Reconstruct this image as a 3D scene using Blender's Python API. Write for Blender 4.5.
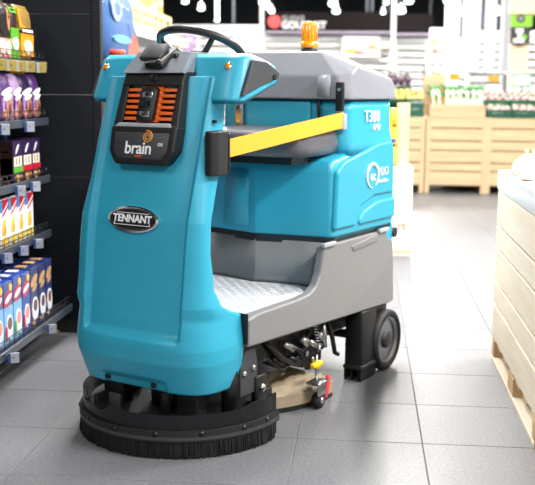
import bpy, bmesh, math, random
import numpy as np
from mathutils import Vector, Matrix

# ------------------------------------------------------------------ reset
for o in list(bpy.data.objects):
    bpy.data.objects.remove(o, do_unlink=True)
scene = bpy.context.scene
COL = scene.collection
random.seed(7)
PI = math.pi

# ------------------------------------------------------------------ camera (solved from the tile grid of the floor)
FPX, YAW, PITCH, ROLL, CAMH = 995.0, 0.095, 0.152, 0.0088, 1.2407
IW, IH = 535, 485
FWD = Vector((-math.sin(YAW) * math.cos(PITCH), math.cos(YAW) * math.cos(PITCH), -math.sin(PITCH)))
_r = Vector((math.cos(YAW), math.sin(YAW), 0))
_u = _r.cross(FWD)
RIGHT = _r * math.cos(ROLL) + _u * math.sin(ROLL)
UP = RIGHT.cross(FWD)
cam_data = bpy.data.cameras.new('camera')
cam = bpy.data.objects.new('camera', cam_data)
COL.objects.link(cam)
M = Matrix.Identity(4)
for i in range(3):
    M[i][0] = RIGHT[i]; M[i][1] = UP[i]; M[i][2] = -FWD[i]
M[2][3] = CAMH
cam.matrix_world = M
cam_data.sensor_fit = 'HORIZONTAL'
cam_data.sensor_width = 36
cam_data.lens = FPX / IW * 36
cam_data.clip_start = 0.05
cam_data.clip_end = 200
cam_data.dof.use_dof = True
cam_data.dof.focus_distance = 3.5
cam_data.dof.aperture_fstop = 3.6
scene.camera = cam

# ------------------------------------------------------------------ world, exposure
world = bpy.data.worlds.new('world')
scene.world = world
world.use_nodes = True
world.node_tree.nodes['Background'].inputs[0].default_value = (0.98, 0.99, 1.0, 1)
world.node_tree.nodes['Background'].inputs[1].default_value = 0.40
scene.view_settings.view_transform = 'Standard'
scene.view_settings.look = 'None'
scene.view_settings.gamma = 1
scene.view_settings.use_curve_mapping = False
scene.view_settings.exposure = 0.47

LAMP_W = 105.0      # watts of a ceiling luminaire over the aisle
PRODUCE_W = 72.0  # watts of a luminaire over the produce hall

# ------------------------------------------------------------------ pixel helpers: direction only; depth from a plane
CAM = Vector((0, 0, CAMH))
def ray(x, y):
    return RIGHT * ((x - IW / 2) / FPX) - UP * ((y - IH / 2) / FPX) + FWD
def at_y(x, y, Y):
    d = ray(x, y); return CAM + d * (Y / d.y)
def at_z(x, y, z):
    d = ray(x, y); return CAM + d * ((z - CAMH) / d.z)
def at_x(x, y, X):
    d = ray(x, y); return CAM + d * (X / d.x)

# ------------------------------------------------------------------ materials
MATS = {}
def srgb(r, g, b):
    f = lambda c: c / 12.92 if c <= 0.04045 else ((c + 0.055) / 1.055) ** 2.4
    return (f(r / 255), f(g / 255), f(b / 255), 1)
def mat(name, rgb, rough=0.5, metal=0.0, var=0.06, scale=30, bump=0.0, bscale=300, emit=0.0, coat=0.0, spec=0.5, trans=0.0, rvar=0.0):
    if name in MATS: return MATS[name]
    m = bpy.data.materials.new(name); m.use_nodes = True
    nt = m.node_tree; b = nt.nodes['Principled BSDF']
    c = srgb(*rgb)
    b.inputs['Roughness'].default_value = rough
    b.inputs['Metallic'].default_value = metal
    b.inputs['Specular IOR Level'].default_value = spec
    b.inputs['Coat Weight'].default_value = coat
    b.inputs['Transmission Weight'].default_value = trans
    tc = nt.nodes.new('ShaderNodeTexCoord')
    if var > 0:
        n = nt.nodes.new('ShaderNodeTexNoise'); n.inputs['Scale'].default_value = scale; n.inputs['Detail'].default_value = 4
        nt.links.new(tc.outputs['Object'], n.inputs['Vector'])
        r = nt.nodes.new('ShaderNodeValToRGB')
        r.color_ramp.elements[0].position = 0.3; r.color_ramp.elements[1].position = 0.7
        r.color_ramp.elements[0].color = tuple(max(0, k * (1 - var)) for k in c[:3]) + (1,)
        r.color_ramp.elements[1].color = tuple(min(1, k * (1 + var)) for k in c[:3]) + (1,)
        nt.links.new(n.outputs['Fac'], r.inputs['Fac'])
        nt.links.new(r.outputs['Color'], b.inputs['Base Color'])
        if rvar > 0:
            mr = nt.nodes.new('ShaderNodeMapRange')
            mr.inputs['To Min'].default_value = rough - rvar; mr.inputs['To Max'].default_value = rough + rvar
            nt.links.new(n.outputs['Fac'], mr.inputs['Value']); nt.links.new(mr.outputs['Result'], b.inputs['Roughness'])
    else:
        b.inputs['Base Color'].default_value = c
    if bump > 0:
        n2 = nt.nodes.new('ShaderNodeTexNoise'); n2.inputs['Scale'].default_value = bscale; n2.inputs['Detail'].default_value = 3
        nt.links.new(tc.outputs['Object'], n2.inputs['Vector'])
        bp = nt.nodes.new('ShaderNodeBump'); bp.inputs['Strength'].default_value = bump; bp.inputs['Distance'].default_value = 0.01
        nt.links.new(n2.outputs['Fac'], bp.inputs['Height']); nt.links.new(bp.outputs['Normal'], b.inputs['Normal'])
    if emit > 0:
        b.inputs['Emission Color'].default_value = c; b.inputs['Emission Strength'].default_value = emit
    MATS[name] = m
    return m

def wood_mat(name, rgb, along='X', var=0.12, rough=0.6):
    m = bpy.data.materials.new(name); m.use_nodes = True
    nt = m.node_tree; b = nt.nodes['Principled BSDF']; c = srgb(*rgb)
    tc = nt.nodes.new('ShaderNodeTexCoord'); mp = nt.nodes.new('ShaderNodeMapping')
    s = {'X': (1.5, 18, 18), 'Y': (18, 1.5, 18), 'Z': (18, 18, 1.5)}[along]
    mp.inputs['Scale'].default_value = s
    oi = nt.nodes.new('ShaderNodeObjectInfo')
    va = nt.nodes.new('ShaderNodeVectorMath'); va.operation = 'ADD'
    mu = nt.nodes.new('ShaderNodeVectorMath'); mu.operation = 'SCALE'; mu.inputs['Scale'].default_value = 9
    cb = nt.nodes.new('ShaderNodeCombineXYZ')
    for i in range(3): nt.links.new(oi.outputs['Random'], cb.inputs[i])
    nt.links.new(cb.outputs[0], mu.inputs[0])
    nt.links.new(tc.outputs['Object'], mp.inputs['Vector']); nt.links.new(mp.outputs[0], va.inputs[0]); nt.links.new(mu.outputs[0], va.inputs[1])
    n = nt.nodes.new('ShaderNodeTexNoise'); n.inputs['Scale'].default_value = 1.6; n.inputs['Detail'].default_value = 6; n.inputs['Distortion'].default_value = 0.6
    nt.links.new(va.outputs[0], n.inputs['Vector'])
    r = nt.nodes.new('ShaderNodeValToRGB'); e = r.color_ramp.elements
    e[0].position = 0.3; e[1].position = 0.68
    e[0].color = (c[0] * (1 - var * .8), c[1] * (1 - var * 1.4), c[2] * (1 - var * 2.2), 1)
    e[1].color = tuple(min(1, k * (1 + var * .5)) for k in c[:3]) + (1,)
    nt.links.new(n.outputs['Fac'], r.inputs['Fac']); nt.links.new(r.outputs['Color'], b.inputs['Base Color'])
    b.inputs['Roughness'].default_value = rough
    MATS[name] = m
    return m

def tile_mat(name, grid=False):
    """charcoal porcelain tile; grid=True adds grout lines for the far field."""
    m = bpy.data.materials.new(name); m.use_nodes = True
    nt = m.node_tree; b = nt.nodes['Principled BSDF']
    geo = nt.nodes.new('ShaderNodeNewGeometry')
    n = nt.nodes.new('ShaderNodeTexNoise'); n.inputs['Scale'].default_value = 90; n.inputs['Detail'].default_value = 6
    n2 = nt.nodes.new('ShaderNodeTexNoise'); n2.inputs['Scale'].default_value = 2.3; n2.inputs['Detail'].default_value = 3
    nt.links.new(geo.outputs['Position'], n.inputs['Vector']); nt.links.new(geo.outputs['Position'], n2.inputs['Vector'])
    r = nt.nodes.new('ShaderNodeValToRGB'); e = r.color_ramp.elements
    e[0].position = 0.25; e[1].position = 0.8
    e[0].color = srgb(92, 93, 97); e[1].color = srgb(127, 128, 132)
    nt.links.new(n.outputs['Fac'], r.inputs['Fac'])
    mx = nt.nodes.new('ShaderNodeMix'); mx.data_type = 'RGBA'; mx.blend_type = 'MULTIPLY'; mx.inputs[0].default_value = 1
    r2 = nt.nodes.new('ShaderNodeValToRGB'); r2.color_ramp.elements[0].color = (.86, .86, .86, 1); r2.color_ramp.elements[1].color = (1.1, 1.1, 1.1, 1)
    nt.links.new(n2.outputs['Fac'], r2.inputs['Fac'])
    nt.links.new(r.outputs['Color'], mx.inputs[6]); nt.links.new(r2.outputs['Color'], mx.inputs[7])
    out = mx.outputs[2]
    if grid:
        sx = nt.nodes.new('ShaderNodeSeparateXYZ'); nt.links.new(geo.outputs['Position'], sx.inputs[0])
        fac = None
        for ax, off in (('X', GX0), ('Y', GY0)):
            s = nt.nodes.new('ShaderNodeMath'); s.operation = 'SUBTRACT'; nt.links.new(sx.outputs[ax], s.inputs[0]); s.inputs[1].default_value = off - 90
            md = nt.nodes.new('ShaderNodeMath'); md.operation = 'MODULO'; nt.links.new(s.outputs[0], md.inputs[0]); md.inputs[1].default_value = TILE
            lt = nt.nodes.new('ShaderNodeMath'); lt.operation = 'LESS_THAN'; nt.links.new(md.outputs[0], lt.inputs[0]); lt.inputs[1].default_value = 0.003
            if fac is None: fac = lt.outputs[0]
            else:
                mm = nt.nodes.new('ShaderNodeMath'); mm.operation = 'MAXIMUM'; nt.links.new(fac, mm.inputs[0]); nt.links.new(lt.outputs[0], mm.inputs[1]); fac = mm.outputs[0]
        m2 = nt.nodes.new('ShaderNodeMix'); m2.data_type = 'RGBA'
        nt.links.new(fac, m2.inputs[0]); nt.links.new(out, m2.inputs[6]); m2.inputs[7].default_value = srgb(150, 150, 148); out = m2.outputs[2]
    nt.links.new(out, b.inputs['Base Color'])
    mr = nt.nodes.new('ShaderNodeMapRange'); mr.inputs['To Min'].default_value = 0.34; mr.inputs['To Max'].default_value = 0.48
    nt.links.new(n2.outputs['Fac'], mr.inputs['Value']); nt.links.new(mr.outputs['Result'], b.inputs['Roughness'])
    bp = nt.nodes.new('ShaderNodeBump'); bp.inputs['Strength'].default_value = 0.08; bp.inputs['Distance'].default_value = 0.004
    nt.links.new(n.outputs['Fac'], bp.inputs['Height']); nt.links.new(bp.outputs['Normal'], b.inputs['Normal'])
    b.inputs['Specular IOR Level'].default_value = 0.5
    MATS[name] = m
    return m

# ------------------------------------------------------------------ mesh builder
class MB:
    def __init__(s):
        s.bm = bmesh.new(); s.mi = 0
    def _add(s, vs, fs, smooth=False):
        v = [s.bm.verts.new(p) for p in vs]
        for f in fs:
            try:
                fc = s.bm.faces.new([v[i] for i in f]); fc.material_index = s.mi; fc.smooth = smooth
            except ValueError: pass
        return v
    def box(s, x0, x1, y0, y1, z0, z1, bev=0.0, seg=2):
        t = bmesh.new()
        bmesh.ops.create_cube(t, size=1)
        for v in t.verts:
            v.co = Vector(((x0 + x1) / 2 + v.co.x * (x1 - x0), (y0 + y1) / 2 + v.co.y * (y1 - y0), (z0 + z1) / 2 + v.co.z * (z1 - z0)))
        s._merge(t, bev, seg); return s
    def _merge(s, t, bev=0, seg=2, mtx=None, ang=None):
        if bev > 0:
            ed = [e for e in t.edges if (ang is None or e.calc_face_angle(0) > ang)]
            bmesh.ops.bevel(t, geom=ed, offset=bev, segments=seg, profile=0.5, affect='EDGES', clamp_overlap=True)
        bmesh.ops.recalc_face_normals(t, faces=t.faces)
        if mtx: bmesh.ops.transform(t, matrix=mtx, verts=t.verts)
        mp = {v: s.bm.verts.new(v.co) for v in t.verts}
        for f in t.faces:
            try:
                nf = s.bm.faces.new([mp[v] for v in f.verts]); nf.material_index = s.mi; nf.smooth = (bev > 0 and seg > 1) or f.smooth
            except ValueError: pass
        t.free()
    def obox(s, c, ax, ay, az, sx, sy, sz, bev=0.0, seg=2):
        """box centred on c with axes ax, ay, az and full sizes"""
        t = bmesh.new(); bmesh.ops.create_cube(t, size=1)
        ax, ay, az = [Vector(a).normalized() for a in (ax, ay, az)]
        for v in t.verts:
            v.co = Vector(c) + ax * v.co.x * sx + ay * v.co.y * sy + az * v.co.z * sz
        s._merge(t, bev, seg); return s
    def prism(s, pts, axis, a0, a1, bev=0.0, seg=2, ang=0.3):
        """closed polygon pts (2D) extruded along axis: 'z' pts=(x,y); 'y' pts=(x,z); 'x' pts=(y,z)"""
        t = bmesh.new()
        def P(p, a):
            return {'z': (p[0], p[1], a), 'y': (p[0], a, p[1]), 'x': (a, p[0], p[1])}[axis]
        A = [t.verts.new(P(p, a0)) for p in pts]; B = [t.verts.new(P(p, a1)) for p in pts]
        n = len(pts)
        t.faces.new(A); t.faces.new(B[::-1])
        for i in range(n): t.faces.new([A[i], A[(i + 1) % n], B[(i + 1) % n], B[i]])
        bmesh.ops.recalc_face_normals(t, faces=t.faces)
        s._merge(t, bev, seg, ang=ang); return s
    def rings(s, rings, cap=True, smooth=True, closed=True, bev=0, seg=2, ang=0.3):
        """loft a list of rings of equal length"""
        t = bmesh.new(); V = [[t.verts.new(p) for p in r] for r in rings]; n = len(rings[0])
        for a, b in zip(V[:-1], V[1:]):
            for i in range(n if closed else n - 1):
                f = t.faces.new([a[i], a[(i + 1) % n], b[(i + 1) % n], b[i]]); f.smooth = smooth
        if cap:
            t.faces.new(V[0]); t.faces.new(V[-1][::-1])
        s._merge(t, bev, seg, ang=ang); return s
    def hull(s, pts, bev=0.0, seg=2):
        t = bmesh.new()
        for p in pts: t.verts.new(p)
        r = bmesh.ops.convex_hull(t, input=t.verts)
        bmesh.ops.dissolve_limit(t, angle_limit=0.02, verts=t.verts, edges=t.edges)
        s._merge(t, bev, seg); return s
    def cyl(s, a, b, r, r2=None, n=16, cap=True, smooth=True):
        a, b = Vector(a), Vector(b); d = (b - a).normalized()
        x = d.orthogonal().normalized(); y = d.cross(x); r2 = r if r2 is None else r2
        A = [a + (x * math.cos(2 * PI * i / n) + y * math.sin(2 * PI * i / n)) * r for i in range(n)]
        B = [b + (x * math.cos(2 * PI * i / n) + y * math.sin(2 * PI * i / n)) * r2 for i in range(n)]
        t = bmesh.new(); va = [t.verts.new(p) for p in A]; vb = [t.verts.new(p) for p in B]
        for i in range(n):
            f = t.faces.new([va[i], va[(i + 1) % n], vb[(i + 1) % n], vb[i]]); f.smooth = smooth
        if cap: t.faces.new(va[::-1]); t.faces.new(vb)
        s._merge(t); return s
    def lathe(s, prof, c, axis=(0, 0, 1), n=24, smooth=True):
        """prof: list of (radius, height) along axis from c"""
        c = Vector(c); d = Vector(axis).normalized(); x = d.orthogonal().normalized(); y = d.cross(x)
        R = [[c + d * h + (x * math.cos(2 * PI * i / n) + y * math.sin(2 * PI * i / n)) * max(r, 1e-4) for i in range(n)] for r, h in prof]
        return s.rings(R, cap=True, smooth=smooth)
    def tube(s, path, r, n=10, closed=False):
        P = [Vector(p) for p in path]; m = len(P); R = []
        prev = None
        for i in range(m):
            if closed: t = (P[(i + 1) % m] - P[i - 1]).normalized()
            else: t = (P[min(i + 1, m - 1)] - P[max(i - 1, 0)]).normalized()
            if prev is None: x = t.orthogonal().normalized()
            else: x = (prev - t * prev.dot(t)).normalized()
            prev = x; y = t.cross(x)
            rr = r[i] if isinstance(r, (list, tuple)) else r
            R.append([P[i] + (x * math.cos(2 * PI * k / n) + y * math.sin(2 * PI * k / n)) * rr for k in range(n)])
        if closed:
            R.append(R[0])
        return s.rings(R, cap=not closed, smooth=True)
    def ell(s, c, r, n=12, m=8, rot=None):
        t = bmesh.new(); bmesh.ops.create_uvsphere(t, u_segments=n, v_segments=m, radius=1)
        for v in t.verts: v.co = Vector((v.co.x * r[0], v.co.y * r[1], v.co.z * r[2]))
        for f in t.faces: f.smooth = True
        mt = Matrix.Translation(Vector(c)) @ (rot.to_4x4() if rot else Matrix.Identity(4))
        s._merge(t, mtx=mt); return s
    def poly(s, pts):
        s._add(pts, [list(range(len(pts)))]); return s
    def build(s, name, m, parent=None, loc=None, auto=True):
        me = bpy.data.meshes.new(name); s.bm.to_mesh(me); s.bm.free()
        for k in (m if isinstance(m, (list, tuple)) else [m]): me.materials.append(k)
        o = bpy.data.objects.new(name, me); COL.objects.link(o)
        if parent: o.parent = parent
        if loc is not None: o.location = loc
        return o

def wn(o):
    md = o.modifiers.new('weighted_normal', 'WEIGHTED_NORMAL'); md.keep_sharp = True; return o
def tag(o, label, cat, group=None, kind=None):
    if label: o['label'] = label
    if cat: o['category'] = cat
    if group: o['group'] = group
    if kind: o['kind'] = kind
    return o
def empty(name, loc, label=None, cat=None, rz=0, group=None):
    o = bpy.data.objects.new(name, None); COL.objects.link(o); o.location = loc; o.rotation_euler = (0, 0, rz)
    o.empty_display_size = 0.1
    tag(o, label, cat, group); return o
def copy_tree(o, parent=None):
    c = o.copy(); COL.objects.link(c); c.parent = parent
    for ch in list(o.children): copy_tree(ch, c)
    return c
def kids(o): return [c for c in bpy.data.objects if c.parent == o]

def text_mesh(name, txt, size, m, parent, origin, xdir, ydir, depth=0.002, align='CENTER', shear=0.0, bold=0.0, space=1.0):
    """flat lettering at origin, reading along xdir, up ydir (in parent space)"""
    cu = bpy.data.curves.new(name, 'FONT'); cu.body = txt; cu.size = size; cu.extrude = depth / 2
    cu.align_x = align; cu.align_y = 'CENTER'; cu.shear = shear; cu.offset = bold; cu.resolution_u = 3; cu.space_character = space
    tmp = bpy.data.objects.new(name + '_tmp', cu); COL.objects.link(tmp)
    dg = bpy.context.evaluated_depsgraph_get()
    me = bpy.data.meshes.new_from_object(tmp.evaluated_get(dg)); me.name = name
    bpy.data.objects.remove(tmp, do_unlink=True); bpy.data.curves.remove(cu)
    me.materials.clear(); me.materials.append(m)
    x = Vector(xdir).normalized(); y = Vector(ydir); y = (y - x * y.dot(x)).normalized(); z = x.cross(y)
    mt = Matrix((x, y, z)).transposed().to_4x4(); mt.translation = Vector(origin) + z * depth / 2
    me.transform(mt)
    o = bpy.data.objects.new(name, me); COL.objects.link(o); o.parent = parent
    return o

def sstep(a, b, x):
    t = min(1, max(0, (x - a) / (b - a))); return t * t * (3 - 2 * t)
def lerp(a, b, t): return a + (b - a) * t

# ================================================================== THE SETTING
TILE, GX0, GY0 = 0.45, -1.1167, 2.9857
M_tile = tile_mat('charcoal_tile'); M_tilef = tile_mat('charcoal_tile_far', True)
M_grout = mat('grout', (150, 150, 150), 0.8)
XL, XR, YF, YB, ZC = -9.0, 9.0, -4.0, 25.0, 4.3
fl = MB().box(XL, XR, YF, YB, -0.06, -0.004).build('floor', M_grout); fl['kind'] = 'structure'
g = 0.0015
tmesh = None
I0, I1, J0, J1 = -3, 8, -4, 14
for i in range(I0, I1):
    for j in range(J0, J1):
        if tmesh is None:
            o = MB().box(g, TILE - g, g, TILE - g, -0.008, 0, 0.0012, 1).build('tile', M_tile, fl); tmesh = o.data
        else:
            o = bpy.data.objects.new('tile', tmesh); COL.objects.link(o); o.parent = fl
        o.location = (GX0 + i * TILE, GY0 + j * TILE, 0)
ax0, ax1, ay0, ay1 = GX0 + I0 * TILE, GX0 + I1 * TILE, GY0 + J0 * TILE, GY0 + J1 * TILE
b = MB()
for r in ((XL, ax0, YF, YB), (ax1, XR, YF, YB), (ax0, ax1, YF, ay0), (ax0, ax1, ay1, YB)):
    b.box(r[0], r[1], r[2], r[3], -0.008, 0)
b.build('tile_field', M_tilef, fl)

M_dark = mat('dark_wall', (24, 28, 36), 0.8)
M_ceil = mat('dark_ceiling', (70, 72, 76), 0.8)
M_white = mat('white_paint', (236, 236, 236), 0.5, var=0.02)
M_wallw = mat('wall_white', (205, 206, 208), 0.7, var=0.03)
w = MB().box(XL, XR, YB, YB + 0.2, 0, ZC).build('wall_back', M_dark); w['kind'] = 'structure'
w = MB().box(XL - 0.2, XL, YF, YB, 0, ZC).build('wall_left', M_wallw); w['kind'] = 'structure'
w = MB().box(XR, XR + 0.2, YF, YB, 0, ZC).build('wall_right', M_wallw); w['kind'] = 'structure'
w = MB().box(XL, XR, YF, YB, ZC, ZC + 0.2).build('ceiling', M_ceil); w['kind'] = 'structure'

# ---- ceiling luminaires
M_lamp = mat('lamp_diffuser', (255, 252, 246), 0.4, var=0, emit=6.0)
M_housing = mat('lamp_housing', (225, 225, 225), 0.4)
def luminaire(x, y, z, ly, watts, label):
    e = empty('ceiling_light', (x, y, z), label, 'ceiling light', group='ceiling luminaires')
    MB().box(-.11, .11, -ly / 2, ly / 2, 0, .07, .008).build('housing', M_housing, e)
    MB().box(-.095, .095, -ly / 2 + .02, ly / 2 - .02, -.012, 0.0).build('diffuser', M_lamp, e)
    for s in (-1, 1): MB().cyl((0, s * ly * .4, .07), (0, s * ly * .4, ZC - z + .005), .006, n=6).build('suspension', M_housing, e)
    ld = bpy.data.lights.new('lamp', 'AREA'); ld.shape = 'RECTANGLE'; ld.size = .19; ld.size_y = ly - .04; ld.energy = watts
    ld.color = (1, .975, .94)
    lo = bpy.data.objects.new('lamp', ld); COL.objects.link(lo); lo.parent = e; lo.location = (0, 0, -.016)
for (x, y, wt) in ((2.3, 2.6, 1.8), (2.3, 5.4, 1.8), (0.5, 7.8, 1.3), (-2.4, 1.0, .4), (0.6, 0.0, .5), (3.6, .3, .8), (-3.4, 6.6, .6), (-0.5, 5.9, .7), (-1.0, 4.5, .55)):  # last lamp is added to brighten the aisle side of the right bin
    luminaire(x, y, 3.35, 1.5, LAMP_W * wt, 'long white luminaire hung over the aisle, out of the picture above')
for x in (-2.4, 0.6, 3.4):
    for y in (10.2, 13.4, 16.6, 19.4):
        luminaire(x, y, 3.75, 1.5, PRODUCE_W * {10.2: .9, 13.4: 1.0, 16.6: 3.0, 19.4: .7}[y], 'long white luminaire hung over the produce hall')

# ================================================================== THE FLOOR SCRUBBER
TH = math.radians(26)
OX, OY = -0.507 + .01 * math.cos(TH), 3.872 - .01 * math.sin(TH)
FS = empty('floor_scrubber', (OX, OY, 0), 'turquoise and grey ride-on robotic floor scrubber with steering wheel and amber beacon', 'floor scrubber', rz=math.atan2(-math.cos(TH), -math.sin(TH)))
# local axes: x forward, y to the machine's left (right in the picture), z up
M_teal = mat('turquoise_plastic', (46, 160, 189), 0.38, var=0.03, scale=6, bump=0.05, bscale=420)
M_grey = mat('grey_plastic', (124, 124, 126), 0.45, var=0.03, bump=0.05, bscale=420)
M_lid = mat('lid_grey_plastic', (132, 134, 141), 0.45, var=0.03, bump=0.05, bscale=420)
M_black = mat('black_plastic', (17, 17, 19), 0.45, var=0.08, bump=0.04)
M_blackm = mat('black_steel', (26, 27, 30), 0.35, 0.3, var=0.1)
M_rubber = mat('black_rubber', (24, 24, 26), 0.6)
M_steel = mat('bright_steel', (185, 188, 192), 0.28, 1.0, var=0.05)
M_chrome = mat('chrome', (225, 228, 232), 0.15, 1.0, var=0.02)
M_seat = mat('seat_vinyl', (88, 88, 94), 0.34, var=0.06, bump=0.05, bscale=200)
M_tread = mat('tread_plate', (190, 192, 197), 0.42, var=0.05)
M_yellow = mat('yellow_webbing', (240, 172, 44), 0.6, var=0.05, scale=200)
M_amber = mat('amber_lens', (255, 150, 12), 0.18, var=0.25, scale=60, coat=0.5)
M_orange = mat('orange_plastic', (236, 104, 22), 0.45)
M_printw = mat('white_print', (245, 246, 248), 0.5, var=0)
M_printo = mat('orange_print', (224, 150, 70), 0.5, var=0)
M_glass = mat('lens_glass', (14, 22, 24), 0.08, coat=0.8, var=0)
M_strap = mat('strap_grey', (160, 166, 174), 0.5, var=0.03)
M_strapd = mat('strap_dark_grey', (112, 118, 128), 0.5, var=0.03)
M_rimgrey = mat('rim_grey', (150, 152, 156), 0.28, 0.9)
M_beige = mat('beige_squeegee', (150, 136, 114), 0.5, var=0.1)
M_red = mat('red_plastic', (214, 60, 66), 0.5)
M_yknob = mat('yellow_knob', (248, 200, 20), 0.45)
M_bristle = mat('black_bristle', (12, 12, 13), 0.85, var=0.2, scale=220)
M_greydark = mat('charcoal_plastic', (56, 58, 62), 0.5, var=0.05)

# ---- front cowl: lofted shell with a recessed shield on the front
SEC = [(.212, .286, .632, .425), (.25, .296, .645, .42), (.32, .309, .672, .415), (.37, .311, .677, .413), (.44, .304, .672, .413), (.468, .301, .669, .416),
       (.478, .300, .667, .435), (.49, .298, .665, .475), (.515, .295, .662, .525), (.57, .284, .655, .552), (.70, .275, .640, .558), (.80, .270, .628, .545),
       (.93, .259, .600, .487), (1.06, .253, .566, .452), (1.19, .240, .538, .415), (1.285, .235, .516, .385)]
zs = [s[0] for s in SEC]
def sec(z): return [float(np.interp(z, zs, [s[k] for s in SEC])) for k in (1, 2, 3)]
def cowl_pt(phi, z):
    n = lerp(3.9, 3.2, sstep(.42, .60, z))
    W, uf, ur = sec(z)
    c, s = math.cos(phi), math.sin(phi)
    v = W * math.copysign(abs(s) ** (2 / n), s) - .010 * sstep(.35, 1.0, z); u = ur + (uf - ur) * abs(c) ** (2 / n)
    av = abs(v)
    S = (1 - sstep(.192, .216, av)) * sstep(.39, .425, z)
    u -= .024 * S
    # lip above the brush deck
    u -= .010 * (1 - sstep(.12, .15, av)) * (1 - sstep(.238, .262, z))
    return (u, v, z)
def cowl_u(v, z):
    lo, hi = -PI / 2, PI / 2
    for _ in range(40):
        m = (lo + hi) / 2
        if cowl_pt(m, z)[1] < v: lo = m
        else: hi = m
    return cowl_pt(lo, z)[0]
NP, NZ = 190, 190
phis = []
for i in range(NP + 1):
    t = -1 + 2 * i / NP
    phis.append(math.copysign(abs(t) ** 1.45, t) * PI / 2)
zz = sorted(set([.212 + (1.285 - .212) * i / NZ for i in range(NZ + 1)]))
rings = []
for z in zz:
    rings.append([cowl_pt(p, z) for p in phis])
b = MB(); b.rings(rings, cap=True, smooth=True, closed=True)
cowl = b.build('front_cowl', M_teal, FS)
# bolts along the lower lip
for v in (-.123, .083):
    u = cowl_u(v, .235)
    bb = MB(); bb.cyl((u - .004, v, .232), (u + .008, v, .232), .010, n=14); bb.cyl((u + .006, v, .232), (u + .011, v, .232), .005, n=6)
    bb.build('bolt', M_blackm, cowl)
    MB().box(u - .004, u + .0025, v - .004, v + .004, .236, .262, .0015, 1).build('slot', M_black, cowl)
# oval name badge
def oval(cx, cz, rx, rz, n=40): return [(cx + rx * math.cos(2 * PI * i / n), cz + rz * math.sin(2 * PI * i / n)) for i in range(n)]
ub = cowl_u(0, .80)
tilt = Vector((cowl_u(0, .84) - cowl_u(0, .76), 0, .08)).normalized()
nrm = Vector((0, 1, 0)).cross(tilt)
def on_badge(y, t, d): return Vector((ub, -.020, .797)) + Vector((0, 1, 0)) * y + tilt * t + nrm * d
bb = MB()
bb.rings([[on_badge(y, z, -.006) for y, z in oval(0, 0, .112, .046)], [on_badge(y, z, .006) for y, z in oval(0, 0, .112, .046)], [on_badge(y, z, .010) for y, z in oval(0, 0, .104, .041)], [on_badge(y, z, .006) for y, z in oval(0, 0, .100, .037)]], smooth=False)
badge = bb.build('name_badge', M_chrome, cowl)
bb = MB(); bb.rings([[on_badge(y, z, .002) for y, z in oval(0, 0, .099, .036)], [on_badge(y, z, .0075) for y, z in oval(0, 0, .099, .036)]], smooth=False)
bb.build('badge_face', M_black, cowl)
text_mesh('badge_lettering', 'TENNANT', .036, M_printw, cowl, on_badge(0, .0015, .0076), (0, 1, 0), tilt, .002, bold=.0010, space=.98)
bb = MB()
for (y0, y1, t0, t1) in ((-.078, .078, -.0205, -.0185), (-.078, -.0755, -.0205, -.012), (.0755, .078, -.0205, -.012), (-.07, .07, .0205, .0225)):
    bb.rings([[on_badge(y, t, .0074) for y, t in ((y0, t0), (y1, t0), (y1, t1), (y0, t1))], [on_badge(y, t, .0092) for y, t in ((y0, t0), (y1, t0), (y1, t1), (y0, t1))]], smooth=False)
bb.build('badge_underline', M_printw, cowl)

# ---- console with wings
def plan_console(k):
    # half outline (u, v), mirrored; k shrinks
    h = [(.476, .0), (.476, .16), (.480, .235), (.484, .275), (.470, .308), (.44, .325), (.33, .328), (.215, .316), (.18, .25), (.17, 0)]
    L = [(u, v) for u, v in h]; R = [(u, -v) for u, v in h[-2:0:-1]]
    cu = .33
    return [((u - cu) * k + cu, v * k) for u, v in L + R]
def fw(u): return sstep(.25, .42, u)
r0 = [(u, v, lerp(1.262, 1.194, fw(u))) for u, v in plan_console(.985)]
r1 = [(u, v, lerp(1.275, 1.214, fw(u))) for u, v in plan_console(1.0)]
r2 = [(u - .050 * fw(u), v * .975, lerp(1.322, 1.343, fw(u))) for u, v in plan_console(1.0)]
r3 = [(u - .060 * fw(u) + .02 * (1 - fw(u)), v * .98, lerp(1.338, 1.362, fw(u))) for u, v in plan_console(.95)]
con = MB().rings([r0, r1, r2, r3], cap=True, smooth=False, bev=.006, seg=2, ang=.25).build('console', M_teal, FS); wn(con)
for s in (1, -1):
    # dark open pocket in the end of each wing
    pts = [(.458, 1.218), (.392, 1.342), (.31, 1.338), (.222, 1.302), (.228, 1.284), (.33, 1.256)]
    a, c = (.314, .3335) if s > 0 else (-.3335, -.314)
    pk = MB().prism(pts, 'y', a, c, .004, 1).build('side_pocket', M_greydark, con)
    bb = MB(); yv = .334 * s
    bb.cyl((.262, yv - .004 * s, 1.285), (.262, yv + .004 * s, 1.285), .011, n=14)
    bb.build('side_button', M_black, con)
for v in (-.268, .262):
    bb = MB(); bb.lathe([(.010, 0), (.010, .004), (.007, .007)], (.4425, v, 1.318), (.93, 0, .36), 14)
    am = bb.build('marker_light', M_amber, con)
    MB().lathe([(.014, -.002), (.014, .003), (.0105, .004)], (.4425, v, 1.318), (.93, 0, .36), 16).build('marker_bezel', M_chrome, con)

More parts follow.
